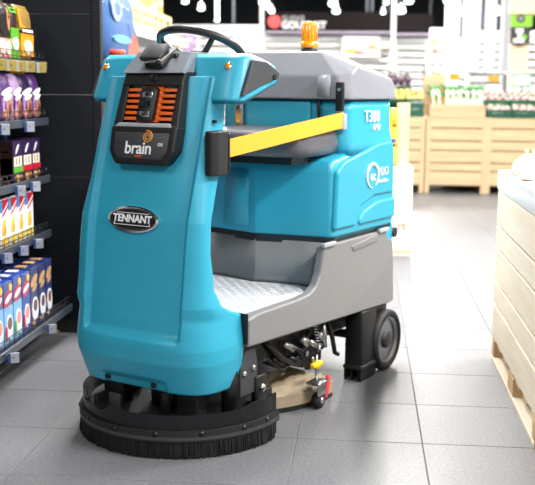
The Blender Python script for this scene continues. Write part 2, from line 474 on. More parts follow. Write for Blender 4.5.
# ---- sensor housing on the cowl front
zt, zm, zl, zb = 1.295, 1.255, 1.125, .982
def hu(z, d=0): return float(np.interp(z, [.98, 1.12, 1.25, 1.33], [.583, .553, .513, .472])) + d
SH = bpy.data.objects.new('sensor_housing', None)
def slab(b, pts, d0, d1, bev=0.0):
    """polygon in (v,z) laid on the leaning front, between offsets d0 and d1"""
    t = bmesh.new(); A = [t.verts.new((hu(z, d0), v, z)) for v, z in pts]; B = [t.verts.new((hu(z, d1), v, z)) for v, z in pts]
    n = len(pts); t.faces.new(A); t.faces.new(B[::-1])
    for i in range(n): t.faces.new([A[i], A[(i + 1) % n], B[(i + 1) % n], B[i]])
    bmesh.ops.recalc_face_normals(t, faces=t.faces)
    b._merge(t, bev, 2, ang=.3)
b = MB()
slab(b, [(-.138, 1.118), (.144, 1.118), (.142, 1.03), (.112, .985), (-.106, .985), (-.136, 1.03)], -.05, .022, .010)   # lower shield
slab(b, [(-.128, 1.300), (.132, 1.300), (.130, 1.252), (-.126, 1.252)], -.05, .016, .006)                                # top collar
slab(b, [(-.128, 1.27), (-.100, 1.27), (-.100, 1.11), (-.136, 1.11)], -.05, .014, .004)
slab(b, [(.110, 1.27), (.131, 1.27), (.142, 1.11), (.110, 1.11)], -.05, .014, .004)
slab(b, [(-.12, 1.27), (.12, 1.27), (.12, 1.11), (-.12, 1.11)], -.05, -.012, 0)
housing = b.build('sensor_housing', M_black, FS); wn(housing)
b = MB(); slab(b, [(-.112, 1.094), (.118, 1.094), (.117, 1.035), (.096, 1.006), (-.090, 1.006), (-.111, 1.035)], .0215, .0245, .0012)
b.build('label_plate', M_greydark, housing)
b = MB(); slab(b, [(-.107, 1.126), (.107, 1.126), (.125, 1.112), (-.125, 1.112)], -.02, .020, .002); b.build('sensor_ledge', M_strap, housing)
# orange grille: slats left and right of the camera pod
for s in (-1, 1):
    for k in range(6):
        z0 = 1.135 + k * .0195
        bb = MB(); slab(bb, [(s * .034, z0), (s * .106, z0), (s * .106, z0 + .0105), (s * .034, z0 + .0105)], -.014, .004, .001)
        bb.build('grille_slat', M_orange, housing)
b = MB(); slab(b, [(-.046, 1.252), (.046, 1.252), (.046, 1.128), (-.046, 1.128)], -.02, .003, .004); b.build('grille_frame', M_orange, housing)
b = MB(); slab(b, [(-.034, 1.240), (-.026, 1.247), (.026, 1.247), (.034, 1.240), (.034, 1.138), (.028, 1.131), (-.028, 1.131), (-.034, 1.138)], 0, .024, .005)
b.build('camera_pod', M_black, housing)
for z, mm in ((1.222, M_chrome), (1.190, M_glass), (1.157, M_chrome)):
    b = MB(); slab(b, [(-.022, z + .010), (.022, z + .010), (.022, z - .010), (-.022, z - .010)], .0235, .0262, .001)
    b.build('camera_window', mm, housing)
    b = MB(); b.lathe([(.007, 0), (.007, .003), (.004, .004)], (hu(z, .026), 0, z), (1, 0, .28), 14); b.build('camera_lens', M_glass, housing)
b = MB(); b.lathe([(.017, -.005), (.017, .006), (.012, .008), (.010, .004)], (hu(1.282, .016), .006, 1.280), (1, 0, .45), 18); b.build('round_sensor', M_blackm, housing)
# brand lettering with a spiral
tl = Vector((hu(1.08) - hu(1.02), 0, .06)).normalized()
text_mesh('housing_lettering', 'brain', .060, M_printw, housing, (hu(1.041, .0252), -.004, 1.041), (0, 1, 0), tl, .0012, bold=.0008, space=.95)
text_mesh('housing_small_lettering', 'os', .024, M_printw, housing, (hu(1.058, .0252), .088, 1.058), (0, 1, 0), tl, .0012)
text_mesh('housing_tagline', 'inside', .014, M_orange, housing, (hu(1.018, .0252), .0, 1.016), (0, 1, 0), tl, .001)
sp = []
for i in range(44):
    a = i / 43 * 2.3 * 2 * PI; r = .004 + .018 * i / 43
    v = .030 + r * math.cos(a); z = 1.081 + r * math.sin(a) * .95
    sp.append((hu(z, .026), v, z))
MB().tube(sp, .0022, 6).build('spiral_emblem', M_printo, housing)
# grey strap rising from the housing over the console
b = MB()
b.rings([[(.490, -.127, 1.290), (.522, -.127, 1.296), (.452, -.115, 1.366), (.28, -.09, 1.366), (.28, -.09, 1.345), (.42, -.115, 1.342), (.46, -.127, 1.29)],
         [(.490, .131, 1.290), (.522, .131, 1.296), (.452, .115, 1.366), (.28, .09, 1.366), (.28, .09, 1.345), (.42, .115, 1.342), (.46, .131, 1.29)]], smooth=False, bev=.003, seg=1)
b.build('top_bridge', M_strapd, FS)
b = MB(); b.box(.29, .445, -.095, .095, 1.366, 1.369, .001, 1); b.build('bridge_cover', M_strap, FS)

# ---- camera bracket on top
cb = MB()
cb.hull([(.520, -.030, 1.308), (.520, .046, 1.308), (.40, -.030, 1.362), (.40, .046, 1.362), (.528, -.028, 1.330), (.528, .044, 1.330), (.43, -.026, 1.384), (.43, .042, 1.384)], .004)
cam_b = cb.build('camera_bracket', M_black, FS)
MB().obox((.478, -.022, 1.366), (.72, 0, -.70), (0, 1, 0), (.70, 0, .72), .070, .090, .020, .004).build('bracket_head', M_greydark, cam_b)
cb = MB(); cb.cyl((.46, -.055, 1.352), (.46, .062, 1.352), .012, n=12); cb.build('bracket_hinge', M_black, cam_b)
MB().lathe([(.012, 0), (.012, .005), (.006, .007)], (.522, .028, 1.330), (1, 0, .6), 12).build('bracket_screw', M_blackm, cam_b)
MB().lathe([(.014, 0), (.014, .006), (.008, .008)], (.462, .062, 1.352), (0, 1, 0), 12).build('bracket_screw', M_blackm, cam_b)

# ---- steering wheel
SWC = Vector((.225, -.005, 1.394)); al = math.radians(22)
sn = Vector((-math.sin(al), 0, math.cos(al))); sf = Vector((math.cos(al), 0, math.sin(al))); sl = Vector((0, 1, 0))
R_ = .152
rim = MB().tube([SWC + sf * R_ * math.cos(2 * PI * i / 48) + sl * R_ * math.sin(2 * PI * i / 48) for i in range(48)], .0145, 12, closed=True)
sw = rim.build('steering_wheel', M_black, FS)
hub = SWC - sn * .050
MB().lathe([(.036, -.02), (.042, 0), (.04, .018), (.03, .026), (.001, .028)], hub, sn, 24).build('hub', M_black, sw)
for a in (52, 172, 292):
    d = sf * math.cos(math.radians(a)) + sl * math.sin(math.radians(a))
    MB().tube([hub + d * .03, hub + d * .085 + sn * .012, SWC + d * (R_ - .004)], [.013, .011, .010], 8).build('spoke', M_black, sw)
MB().cyl(hub - sn * .16, hub - sn * .01, .028, n=18).build('steering_column', M_black, FS)

# ---- belt cassette and yellow belt
bc = MB(); bc.prism([(.545, .235), (.545, .262), (.52, .274), (.465, .274), (.448, .266), (.444, .25), (.448, .235)], 'z', .955, 1.105, .007)
cas = bc.build('belt_cassette', M_black, FS); wn(cas)
MB().box(.440, .450, .24, .27, .965, 1.095, .003).build('belt_slot', M_blackm, cas)
for z in (1.115,): MB().cyl((.485, .230, z + .02), (.485, .2425, z + .02), .006, n=10).build('cassette_screw', M_black, cas)
p0, p1 = Vector((.446, .256, 1.042)), Vector((-.335, .300, 1.125)); d = (p1 - p0).normalized()
up = Vector((0, 0, 1)); up = (up - d * up.dot(d)).normalized(); sd = d.cross(up)
MB().obox((p0 + p1) / 2, d, up, sd, (p1 - p0).length, .062, .003).build('yellow_belt', M_yellow, FS)
bb = MB(); bb.box(-.36, -.325, .262, .304, 1.085, 1.150, .004); be = bb.build('belt_clip', M_strap, FS)
# far-side belt stub and post
q0, q1 = Vector((.40, -.262, 1.05)), Vector((-.30, -.285, 1.125)); d2 = (q1 - q0).normalized(); up2 = (Vector((0, 0, 1)) - d2 * d2.z).normalized()
MB().obox((q0 + q1) / 2, d2, up2, d2.cross(up2), (q1 - q0).length, .062, .003).build('yellow_belt', M_yellow, FS)

# ---- grey lower body: side profile extruded across the machine
HB = .332
prof = [(.415, .352), (.415, .452), (.36, .462), (.06, .463), (-.025, .470), (-.075, .492), (-.105, .53), (-.125, .60), (-.132, .640),
        (-.70, .640), (-.73, .60), (-.775, .585), (-.79, .50), (-.805, .305), (-.74, .302)]
low = MB().prism([(.41, .352), (.41, .460), (-.24, .460), (-.24, .638), (-.70, .638), (-.73, .60), (-.775, .585), (-.79, .50), (-.805, .305), (-.74, .302)], 'y', -.30, .30, .006, 2, ang=.35).build('lower_body', M_grey, FS); wn(low)
for s in (1, -1):
    a, c = (.292, HB) if s > 0 else (-HB, -.292)
    wn(MB().prism(prof, 'y', a, c, .010, 3, ang=.35).build('body_flank', M_grey, low))
    MB().box(.411, .419, min(.20 * s, .328 * s), max(.20 * s, .328 * s), .362, .472, .002, 1).build('edge_trim', M_black, low)
keel = [(-.20, -.30), (-.135, -.285), (-.152, -.19), (-.095, 0), (-.152, .19), (-.135, .285), (-.20, .30)]
def keel_ring(z, k=0.0):
    return [(-.30, -.296, z), (-.195 + k, -.294, z), (-.192 + k, -.20, z), (-.150 + k, -.004, z), (-.150 + k, .004, z), (-.192 + k, .20, z), (-.195 + k, .294, z), (-.30, .296, z)]
kb = MB().rings([keel_ring(.45, .012), keel_ring(.480, .004), keel_ring(.50, .0), keel_ring(.641, 0)], smooth=False, bev=.012, seg=3, ang=.12).build('front_riser', M_grey, FS); wn(kb)
# tread plate with raised diamonds
tp = MB().prism([(.54, -.25), (.54, .25), (.40, .288), (-.12, .288), (-.165, .2), (-.125, 0), (-.165, -.2), (-.12, -.288), (.40, -.288)], 'z', .458, .4665, .002, 1).build('tread_plate', M_tread, FS)
b = MB()
k = 0
for i in range(26):
    for j in range(20):
        u, v = -.11 + i * .025, -.25 + j * .0263
        a = PI / 4 if (i + j) % 2 else -PI / 4
        c, s = math.cos(a), math.sin(a)
        q = [(u + c * .011, v + s * .011), (u - s * .0035, v + c * .0035), (u - c * .011, v - s * .011), (u + s * .0035, v - c * .0035)]
        b.rings([[(x, y, .466) for x, y in q], [(lerp(x, u, .4), lerp(y, v, .4), .4685) for x, y in q]], smooth=False)
o = b.build('tread_diamonds', M_tread, tp); o['kind'] = 'stuff'

# ---- blue solution tank (seat base)
def ztop(u): return .965 + .14 * max(0, -.17 - u)
base = [(-.80, -.27), (-.77, -.325), (-.235, -.325), (-.205, -.30), (-.192, -.20), (-.150, -.008), (-.150, .008), (-.192, .20), (-.205, .30), (-.235, .325), (-.77, .325), (-.80, .27)]
def tr(z, k, fz=None, du=0):
    o = []
    for u, v in base:
        uu = -.47 + (u + .47) * k + du; vv = v * k
        o.append((uu, vv, z if fz is None else fz(uu) + z))
    return o
st = MB().rings([tr(.652, .985), tr(.672, 1.0), tr(.75, 1.008), tr(-.055, 1.0, ztop), tr(-.018, .975, ztop), tr(0, .91, ztop)], smooth=False, bev=.010, seg=3, ang=.10).build('solution_tank', M_teal, FS); wn(st)
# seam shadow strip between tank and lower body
MB().rings([[(u, v * .985, .632) for u, v in base], [(u, v * .985, .662) for u, v in base]], smooth=False).build('seam_shadow_strip', M_black, FS)
# raised side fields
for s in (1, -1):
    a, c = (.30, .337) if s > 0 else (-.337, -.30)
    pf = [(-.215, .690), (-.225, .925), (-.30, .965), (-.42, .985), (-.60, 1.02), (-.74, 1.03), (-.762, .80), (-.57, .80), (-.44, .765), (-.40, .72), (-.40, .690)]
    wn(MB().prism(pf, 'y', a, c, .016, 4, ang=.2).build('side_field', M_teal, st))
    pf = [(-.43, .690), (-.43, .715), (-.47, .745), (-.60, .775), (-.775, .778), (-.785, .690)]
    wn(MB().prism(pf, 'y', a, c, .016, 4, ang=.2).build('side_field', M_teal, st))
# arch panel on the front of the tank
b = MB()
for s in (-1,):
    def fp(v, z, d): return (-.150 - (abs(v) - .008) * .219 + d, v, z)
    pts = [(s * .035, .69), (s * .035, .90), (s * .05, .92), (s * .15, .92), (s * .165, .90), (s * .175, .69)]
    t0 = [fp(v, z, -.012) for v, z in pts]; t1 = [fp(v, z, .007) for v, z in pts]
    b.rings([t0, t1], smooth=False, bev=.004, seg=2, ang=.3)
b.build('front_panel', M_teal, st)

# ---- seat
b = MB()
def seat_ring(z, k):
    o = []
    for i in range(48):
        a = 2 * PI * i / 48; c, s = math.cos(a), math.sin(a)
        o.append((-.20 + (.195 * k) * math.copysign(abs(c) ** .4, c), .285 * (k ** .8) * math.copysign(abs(s) ** .35, s), z + (.010 * (c < 0) * -c)))
    return o
b.rings([seat_ring(.985, .90), seat_ring(.995, .97), seat_ring(1.022, 1.0), seat_ring(1.058, .985), seat_ring(1.076, .94), seat_ring(1.084, .82), seat_ring(1.082, .5)], smooth=True)
seat = b.build('seat', M_seat, FS)
MB().box(-.36, -.06, -.22, .22, .955, .99).build('seat_pan', M_black, FS)

# ---- blue recovery tank behind the seat
b = MB()
def rt(z, k, f=0): 
    P = [(-.785, -.25), (-.76, -.308), (-.40, -.308), (-.365, -.295), (-.35, -.25), (-.35, .25), (-.365, .295), (-.40, .308), (-.76, .308), (-.785, .25)]
    return [(-.57 + (u + .57) * k + (f if u > -.4 else 0), v * k, z) for u, v in P]
b.rings([rt(.96, 1.05), rt(1.03, 1.03), rt(1.075, 1.0), rt(1.16, .995), rt(1.208, .995)], smooth=False, bev=.012, seg=3, ang=.10)
rtk = b.build('recovery_tank', M_teal, FS); wn(rtk)
MB().box(-.36, -.333, -.165, .145, 1.015, 1.196, .010, 3).build('backrest_panel', M_teal, rtk)
MB().tube([(-.338, .185, 1.215), (-.335, .185, 1.17), (-.338, .188, 1.07)], .007, 8).build('drain_strap', M_black, rtk)
for vv in (-.20,):
    bb = MB(); bb.box(-.36, -.330, vv - .02, vv + .02, 1.08, 1.19, .003); o = bb.build('hinge_plate', M_steel, rtk)
    for z in (1.11, 1.165): MB().cyl((-.331, vv, z), (-.322, vv, z), .008, n=12).build('hinge_bolt', M_chrome, rtk)

# ---- lid
b = MB()
b.hull([q for s in (-1, 1) for q in ((-.318, s * .29, 1.206), (-.345, s * .326, 1.206), (-.80, s * .318, 1.206), (-.78, s * .326, 1.206), (-.330, s * .27, 1.30), (-.375, s * .318, 1.31),
        (-.790, s * .312, 1.278), (-.425, s * .314, 1.340), (-.772, s * .304, 1.298), (-.380, s * .170, 1.400), (-.49, s * .14, 1.406), (-.76, s * .20, 1.325))], .008, 3)
lid = b.build('tank_lid', M_lid, FS); wn(lid)
MB().rings([[(-.325, .185, 1.21), (-.325, .250, 1.21), (-.36, .25, 1.21), (-.36, .185, 1.21)], [(-.306, .190, 1.225), (-.306, .245, 1.225), (-.36, .245, 1.225), (-.36, .19, 1.225)],
            [(-.308, .193, 1.29), (-.308, .242, 1.29), (-.36, .242, 1.29), (-.36, .193, 1.29)], [(-.33, .20, 1.305), (-.33, .235, 1.305), (-.36, .235, 1.305), (-.36, .20, 1.305)]], smooth=False, bev=.006, seg=2, ang=.2).build('lid_boss', M_lid, lid)
bb = MB(); bb.box(-.330, -.312, .272, .305, 1.16, 1.275, .003); lb = bb.build('latch_bracket', M_black, lid)
MB().cyl((-.314, .289, 1.245), (-.305, .289, 1.245), .007, n=10).build('latch_rivet', M_steel, lid)
MB().box(-.335, -.315, .276, .300, 1.125, 1.17, .003).build('latch_strap', M_steel, lid)
# beacon
bz = 1.395
bx_, bv_ = -.50, .045
bcn = MB().lathe([(.034, 0), (.036, .012), (.034, .026), (.001, .026)], (bx_, bv_, bz), (0, 0, 1), 24).build('beacon', M_black, FS)
MB().lathe([(.035, .024), (.037, .030), (.037, .045), (.031, .050), (.031, .118), (.028, .128), (.018, .134), (.001, .135)], (bx_, bv_, bz), (0, 0, 1), 28).build('beacon_dome', M_amber, bcn)
b = MB()
for i in range(14):
    a = 2 * PI * i / 14
    c = Vector((bx_ + .0312 * math.cos(a), bv_ + .0312 * math.sin(a), bz))
    b.cyl(c + Vector((0, 0, .052)), c + Vector((0, 0, .116)), .0028, n=6)
b.build('dome_ribs', M_amber, bcn)

# ---- side lettering and emblem on the machine's left
yf = .3095
text_mesh('model_lettering', 'T380', .070, M_printw, rtk, (-.575, .3115, 1.133), (-1, 0, 0), (0, 0, 1), .002, bold=0, space=1.02)
text_mesh('model_small_lettering', 'AMR', .038, M_printw, rtk, (-.615, .3115, 1.088), (-1, 0, 0), (0, 0, 1), .002, shear=.25)
ring_pts = []
for i in range(40):
    a = math.radians(-60) + i / 39 * math.radians(330)
    ring_pts.append((-.535 - .055 * math.cos(a), .3395, .888 + .050 * math.sin(a)))
MB().tube(ring_pts, [.002 + .005 * math.sin(PI * i / 39) for i in range(40)], 6).build('ring_emblem', M_printw, st)
text_mesh('emblem_lettering', 'ec', .055, M_printw, st, (-.540, .3382, .886), (-1, 0, 0), (0, 0, 1), .002, bold=.0008)
text_mesh('water_lettering', 'H2O', .050, M_printw, st, (-.642, .3382, .900), (-1, 0, 0), (0, 0, 1), .002, bold=0, space=1.05)
text_mesh('water_small_lettering', 'NanoClean', .022, M_printw, st, (-.640, .3382, .862), (-1, 0, 0), (0, 0, 1), .002, bold=.0003)

# ---- latches on the grey flank, rear block and bumper roller
for u in (-.165, -.67):
    MB().box(u - .05, u + .05, .325, .342, .634, .652, .004).build('flank_latch', M_strap, low)
MB().prism([(-.36, .61), (-.62, .635), (-.62, .60), (-.385, .585)], 'y', .325, .336, .004, 2).build('flank_relief', M_grey, low)
MB().box(-.80, -.72, .24, .318, .565, .66, .006).build('rear_block', M_teal, FS)
MB().cyl((-.815, .285, .615), (-.815, .325, .615), .022, n=18).build('bumper_roller', M_rubber, FS)

# ---- rear wheels
def wheel(y, s):
    c = Vector((-.742, y, .137)); ax = Vector((0, s, 0))
    w = MB().lathe([(.096, -.022), (.124, -.026), (.1355, -.018), (.137, 0), (.1355, .018), (.124, .026), (.108, .024), (.104, .004), (.095, .0)], c, ax, 40).build('rear_wheel', M_rubber, FS)
    MB().lathe([(.107, .006), (.106, .019), (.098, .020), (.094, -.006), (.04, -.010), (.038, -.010)], c, ax, 36).build('wheel_rim', M_rimgrey, w)
    MB().lathe([(.042, -.012), (.038, .016), (.030, .022), (.001, .023)], c, ax, 24).build('hub_cap', M_greydark, w)
    for k in range(5):
        a = 2 * PI * k / 5
        dd = Vector((math.cos(a), 0, math.sin(a)))
        MB().tube([c + dd * .03 - ax * .006, c + dd * .098 - ax * .004], .008, 6).build('wheel_spoke', M_blackm, w)
wheel(.318, 1); wheel(-.318, -1)
# splash box with bristle foot ahead of each rear wheel
for s in (1, -1):
    def Y(a, c): return (a * s, c * s) if s > 0 else (c * s, a * s)
    y0, y1 = Y(.245, .330)
    sb = MB().box(-.635, -.490, y0, y1, .065, .31, .010).build('wheel_guard', M_black, FS)
    y0, y1 = Y(.241, .336)
    MB().box(-.641, -.484, y0, y1, .050, .072, .008, 3).build('guard_lip', M_rubber, sb)
    b = MB()
    for i in range(40):
        x = -.634 + .143 * i / 39
        for yy in (.326, .315, .28, .25):
            b.box(x - .0022, x + .0022, s * yy - .003, s * yy + .003, .001 + random.random() * .006, .055)
    o = b.build('guard_bristles', M_bristle, sb); o['kind'] = 'stuff'
    y0, y1 = Y(.10, .30)
    MB().box(-.80, -.60, y0, y1, .23, .305, .006).build('axle_cover', M_black, FS)
MB().cyl((-.742, -.30, .137), (-.742, .30, .137), .022, n=14).build('rear_axle', M_blackm, FS)
MB().box(-.78, .30, -.22, .22, .215, .335, .01).build('chassis_frame', M_black, FS)

# ---- brush deck with skirt at the front
DC, DR = Vector((.350, .0, 0)), .372
def arc_pts(R, a0=-96, a1=96, n=72, tail=.03):
    P = []
    for i in range(n + 1):
        a = math.radians(lerp(a0, a1, i / n)); P.append((DC.x + R * math.cos(a), DC.y + R * math.sin(a)))
    P = [(P[0][0] - tail, P[0][1])] + P + [(P[-1][0] - tail, P[-1][1])]
    return P
def band(b, R0, R1, z0, z1, top=None):
    A, B = arc_pts(R0), arc_pts(R1); n = len(A)
    rr = []
    for i in range(n):
        zt_ = z1 if top is None else top(i / (n - 1), z1)
        rr.append([(A[i][0], A[i][1], z0), (B[i][0], B[i][1], z0), (B[i][0], B[i][1], zt_), (A[i][0], A[i][1], zt_)])
    b.rings(rr, smooth=False); return b
def deck_top(t, z):
    # notches cut in the plate on the front left and a raised ear at each end
    d = -.030 * (sstep(.30, .315, t) - sstep(.44, .455, t))
    return z + d - .012 * sstep(.5, .52, t) * (1 - sstep(.86, .90, t)) 
sk = band(MB(), DR - .012, DR - .004, .088, .162, deck_top).build('deck_skirt', M_blackm, FS)
band(MB(), DR - .006, DR + .008, .060, .098).build('rubber_bumper', M_rubber, sk)
band(MB(), DR + .002, DR + .010, .066, .078).build('bumper_highlight', M_greydark, sk)  # lighter grey band standing in for the highlight along the bumper
for a in (-75, -50, -25, -2, 22, 46, 70, 88):
    d = Vector((math.cos(math.radians(a)), math.sin(math.radians(a)), 0)); c = DC + d * (DR + .006) + Vector((0, 0, .087))
    MB().lathe([(.010, 0), (.010, .004), (.004, .007), (.001, .0075)], c, d, 12).build('bumper_bolt', M_blackm, sk)
b = MB()
band(b, DR - .010, DR - .002, .012, .065)
for i in range(420):
    a = math.radians(lerp(-97, 97, i / 419)); d = Vector((math.cos(a), math.sin(a), 0))
    R1 = DR + .001 + random.random() * .006; c = DC + d * R1; lean = d * random.uniform(.0, .006)
    t = Vector((-d.y, d.x, 0)) * .0021
    zb_ = .001 + random.random() * .006
    b._add([c - t + Vector((0, 0, .062)), c + t + Vector((0, 0, .062)), c + t * .6 + lean + Vector((0, 0, zb_)), c - t * .6 + lean + Vector((0, 0, zb_)), c - d * .006 + Vector((0, 0, .062)), c - d * .006 + lean + Vector((0, 0, zb_))],
           [(0, 1, 2, 3), (1, 4, 5, 2), (4, 0, 3, 5)])
o = b.build('skirt_bristles', M_bristle, sk); o['kind'] = 'stuff'
# brush disc, motor, lift arms inside the deck
MB().lathe([(.33, .03), (.33, .06), (.31, .085), (.12, .09), (.001, .09)], (DC.x, DC.y, 0), (0, 0, 1), 40).build('brush_disc', M_rubber, FS)
MB().prism([(q[0], q[1]) for q in arc_pts(DR - .03)], 'z', .10, .112).build('deck_shade_plate', M_rubber, FS)  # dark sheet added so the inside of the deck reads as shade
MB().lathe([(.10, .09), (.105, .16), (.09, .24), (.001, .245)], (.40, .02, 0), (0, 0, 1), 28).build('brush_motor', M_rubber, FS)
for v in (-.16, .17):
    MB().box(.50, .56, v - .045, v + .045, .10, .24, .006).build('deck_mount', M_rubber, FS)
MB().box(.36, .62, -.20, -.185, .085, .15, .002).build('deck_rib', M_rubber, FS)
MB().cyl((.56, .08, .07), (.56, .08, .24), .022, n=16).build('lift_post', M_black, FS)
MB().obox((.62, -.10, .145), (1, 0, 0), (0, 1, 0), (0, 0, 1), .012, .05, .05, .002).build('deck_tab', M_greydark, FS)
# side bracket plates with bolts
pl = MB(); pl.prism([(.425, .17), (.425, .27), (.39, .335), (.33, .335), (.315, .28), (.315, .17)], 'y', .296, .306, .002, 1)
br = pl.build('lift_bracket', M_greydark, FS)
for (u, z) in ((.405, .252), (.345, .262)):
    MB().lathe([(.012, 0), (.011, .006), (.005, .010), (.001, .010)], (u, .306, z), (0, 1, 0), 12).build('bracket_bolt', M_chrome, br)
MB().box(.262, .335, .300, .315, .12, .225, .006).build('pivot_plate', M_black, br)
MB().lathe([(.017, 0), (.015, .008), (.006, .014), (.001, .014)], (.298, .315, .178), (0, 1, 0), 14).build('pivot_bolt', M_chrome, br)
MB().cyl((.44, .27, .10), (.44, .27, .30), .03, n=18).build('strut', M_blackm, br)
MB().box(.20, .30, .27, .30, .085, .155, .004).build('deck_ear', M_black, br)

# ---- squeegee assembly under the middle
def arc2(R, z, a0, a1, n, c): return [(c[0] + R * math.cos(math.radians(lerp(a0, a1, i / n))), c[1] + R * math.sin(math.radians(lerp(a0, a1, i / n))), z) for i in range(n + 1)]
SC = Vector((-.20, 0, 0))
def sq_ring(prof, s):
    rr = []
    for i in range(29):
        a = math.radians(lerp(27, 97, i / 28)); d = Vector((math.cos(a), 0.77 * s * math.sin(a), 0))
        rr.append([SC + d * r + Vector((0, 0, z)) for r, z in prof])
    return rr
for s in (-1, 1):
    sq = MB().rings(sq_ring([(.16, .105), (.38, .078), (.415, .066), (.420, .022), (.400, .020), (.16, .080)], s), smooth=False).build('squeegee', M_beige, FS)
    MB().rings(sq_ring([(.402, .0005), (.414, .0005), (.414, .024), (.402, .024)], s), smooth=False).build('squeegee_blade', M_rubber, sq)
    MB().rings(sq_ring([(.330, .078), (.335, .092), (.350, .092), (.358, .076)], s), smooth=False).build('squeegee_clamp', M_beige, sq)
# knob, plate, caster, red tab
MB().obox((-.085, .335, .105), (1, 0, 0), (0, 1, 0), (0, 0, 1), .085, .06, .012, .004).build('caster_plate', M_steel, sq)
MB().obox((-.085, .355, .085), (1, 0, 0), (0, 1, 0), (0, 0, 1), .06, .010, .06, .003).build('caster_fork', M_steel, sq)
MB().lathe([(.010, -.018), (.029, -.016), (.031, 0), (.029, .016), (.010, .018)], (-.085, .340, .033), (0, 1, 0), 22).build('caster_wheel', M_rubber, sq)
MB().lathe([(.008, -.019), (.012, .021), (.001, .022)], (-.085, .340, .033), (0, 1, 0), 14).build('caster_hub', M_steel, sq)
MB().cyl((-.085, .33, .10), (-.085, .33, .215), .005, n=8).build('knob_stem', M_steel, sq)
kb2 = MB(); kb2.lathe([(.012, 0), (.016, .006), (.014, .030), (.001, .032)], (-.085, .33, .160), (0, 0, 1), 16)
kb2.box(-.122, -.048, .318, .342, .165, .185, .008, 3)
kb2.build('wing_knob', M_yknob, sq)
MB().prism([(-.135, .028), (-.155, .024), (-.185, .10), (-.165, .115), (-.145, .08)], 'y', .330, .346, .003, 2).build('red_tab', M_red, sq)
# clutter: tow arms, hoses, springs
for (p, q_, r) in (((.05, .16, .27), (-.28, .20, .13), .022), ((.10, .06, .25), (-.22, .10, .10), .020), ((-.12, .20, .29), (-.20, .23, .12), .016)):
    MB().cyl(p, q_, r, n=12).build('lift_arm', M_blackm, FS)
MB().box(-.30, -.14, .10, .24, .13, .24, .012).build('squeegee_joint', M_black, FS)
MB().box(-.36, -.27, .08, .22, .16, .25, .010).build('squeegee_motor', M_blackm, FS)
for (u, v, z) in ((-.16, .243, .19), (-.21, .243, .155), (-.27, .243, .20), (-.30, .225, .17)):
    MB().lathe([(.013, 0), (.011, .006), (.001, .009)], (u, v, z), (0, 1, 0), 10).build('joint_bolt', M_steel, FS)
sprg = []
for i in range(70):
    t = i / 69; a = t * 9 * 2 * PI
    sprg.append((-.20 - .05 * t + .010 * math.cos(a), .255 + .010 * math.sin(a), .30 - .12 * t))
MB().tube(sprg, .0028, 5).build('return_spring', M_steel, FS)
MB().tube([(-.05, .12, .30), (-.20, .02, .20), (-.38, .04, .13), (-.55, .02, .22), (-.66, .0, .30)], .024, 12).build('suction_hose', M_black, FS)
MB().tube([(-.30, .26, .31), (-.34, .265, .22), (-.37, .262, .15), (-.42, .25, .13)], .010, 8).build('cable', M_black, FS)
MB().tube([(-.245, .27, .31), (-.25, .275, .25), (-.262, .272, .20)], .010, 8).build('cable', M_steel, FS)

# ================================================================== LEFT GONDOLA
M_shelf = mat('shelf_black', (30, 32, 37), 0.45, var=0.06)
M_rail = mat('price_rail', (66, 72, 84), 0.35, 0.3, var=0.05)
M_wire = mat('wire_guard', (70, 72, 78), 0.35, 0.8)
M_tag = mat('price_tag', (214, 220, 230), 0.4, var=0.04)
M_tagblue = mat('tag_blue_side', (70, 100, 165), 0.5)
M_tagyel = mat('tag_yellow', (206, 182, 96), 0.5)
M_panel = mat('black_panel', (20, 24, 31), 0.7, var=0.06, spec=0.25)
M_kick = mat('kick_plate', (40, 44, 38), 0.6)
XU, XB, YE = -1.55, -1.45, 4.79         # upper shelf edge, base shelf edge, far end
SZ = [1.362, 1.092, .813, .540]
gd = empty('shelf_unit', (-2.0, 3.2, 0), 'black supermarket shelf unit full of sweets and cartons, beside the black panel', 'shelving')
GP = Vector((-2.0, 3.2, 0))
def gbox(name, m, x0, x1, y0, y1, z0, z1, bev=0, parent=None, seg=2):
    return MB().box(x0 - GP.x, x1 - GP.x, y0 - GP.y, y1 - GP.y, z0, z1, bev, seg).build(name, m, parent or gd)
YS = 3.0
gbox('back_board', M_shelf, -2.02, -2.0, YS, YE, 0, 2.1)
for y in (YS, YE - .03): gbox('upright', M_shelf, -2.06, -1.98, y, y + .03, 0, 2.1)
def rail_tags(shelf, X, z, tags, yel=False):
    r = gbox('price_rail', M_rail, X, X + .010, YS, YE, z - .030, z + .006, .002, shelf, 1)
    for px_, py_ in tags:
        q = at_x(px_, py_, X + .035)
        t = Vector((q.x - GP.x, q.y - GP.y, z - .026)); hx = Vector((.90, .43, 0)); hz = Vector((.10, -.30, .95))
        nn = hx.cross(hz)
        MB().obox(t, hx, hz, nn, .040, .048, .003).build('price_tag', M_tagyel if yel else M_tag, shelf)
        MB().obox(t - hx * .020 + nn * .001, hx, hz, nn, .012, .048, .003).build('tag_edge', M_tag if yel else M_tagblue, shelf)
        MB().box(t.x - .035, t.x, t.y - .004, t.y + .004, z - .028, z - .020).build('tag_arm', M_rail, shelf)
def wire_guard(shelf, X, z):
    for zz_ in (z + .022, z + .045):
        MB().tube([(X - .02 - GP.x, YS - GP.y, zz_), (X - .004 - GP.x, YS + .02 - GP.y, zz_), (X - .004 - GP.x, YE - .02 - GP.y, zz_), (X - .03 - GP.x, YE - .004 - GP.y, zz_)], .0022, 6).build('guard_wire', M_wire, shelf)
    for k in range(24):
        y = YE - .02 - k * .06
        MB().cyl((X - .004 - GP.x, y - GP.y, z), (X - .004 - GP.x, y - GP.y, z + .045), .0018, n=5).build('guard_stay', M_wire, shelf)
TAGS = [[(2, 59), (12, 60), (22, 61), (31, 62), (42, 64)], [(5, 130), (30, 121)], [(21, 189), (36, 184)], [(8, 259), (24, 249), (39, 241)]]
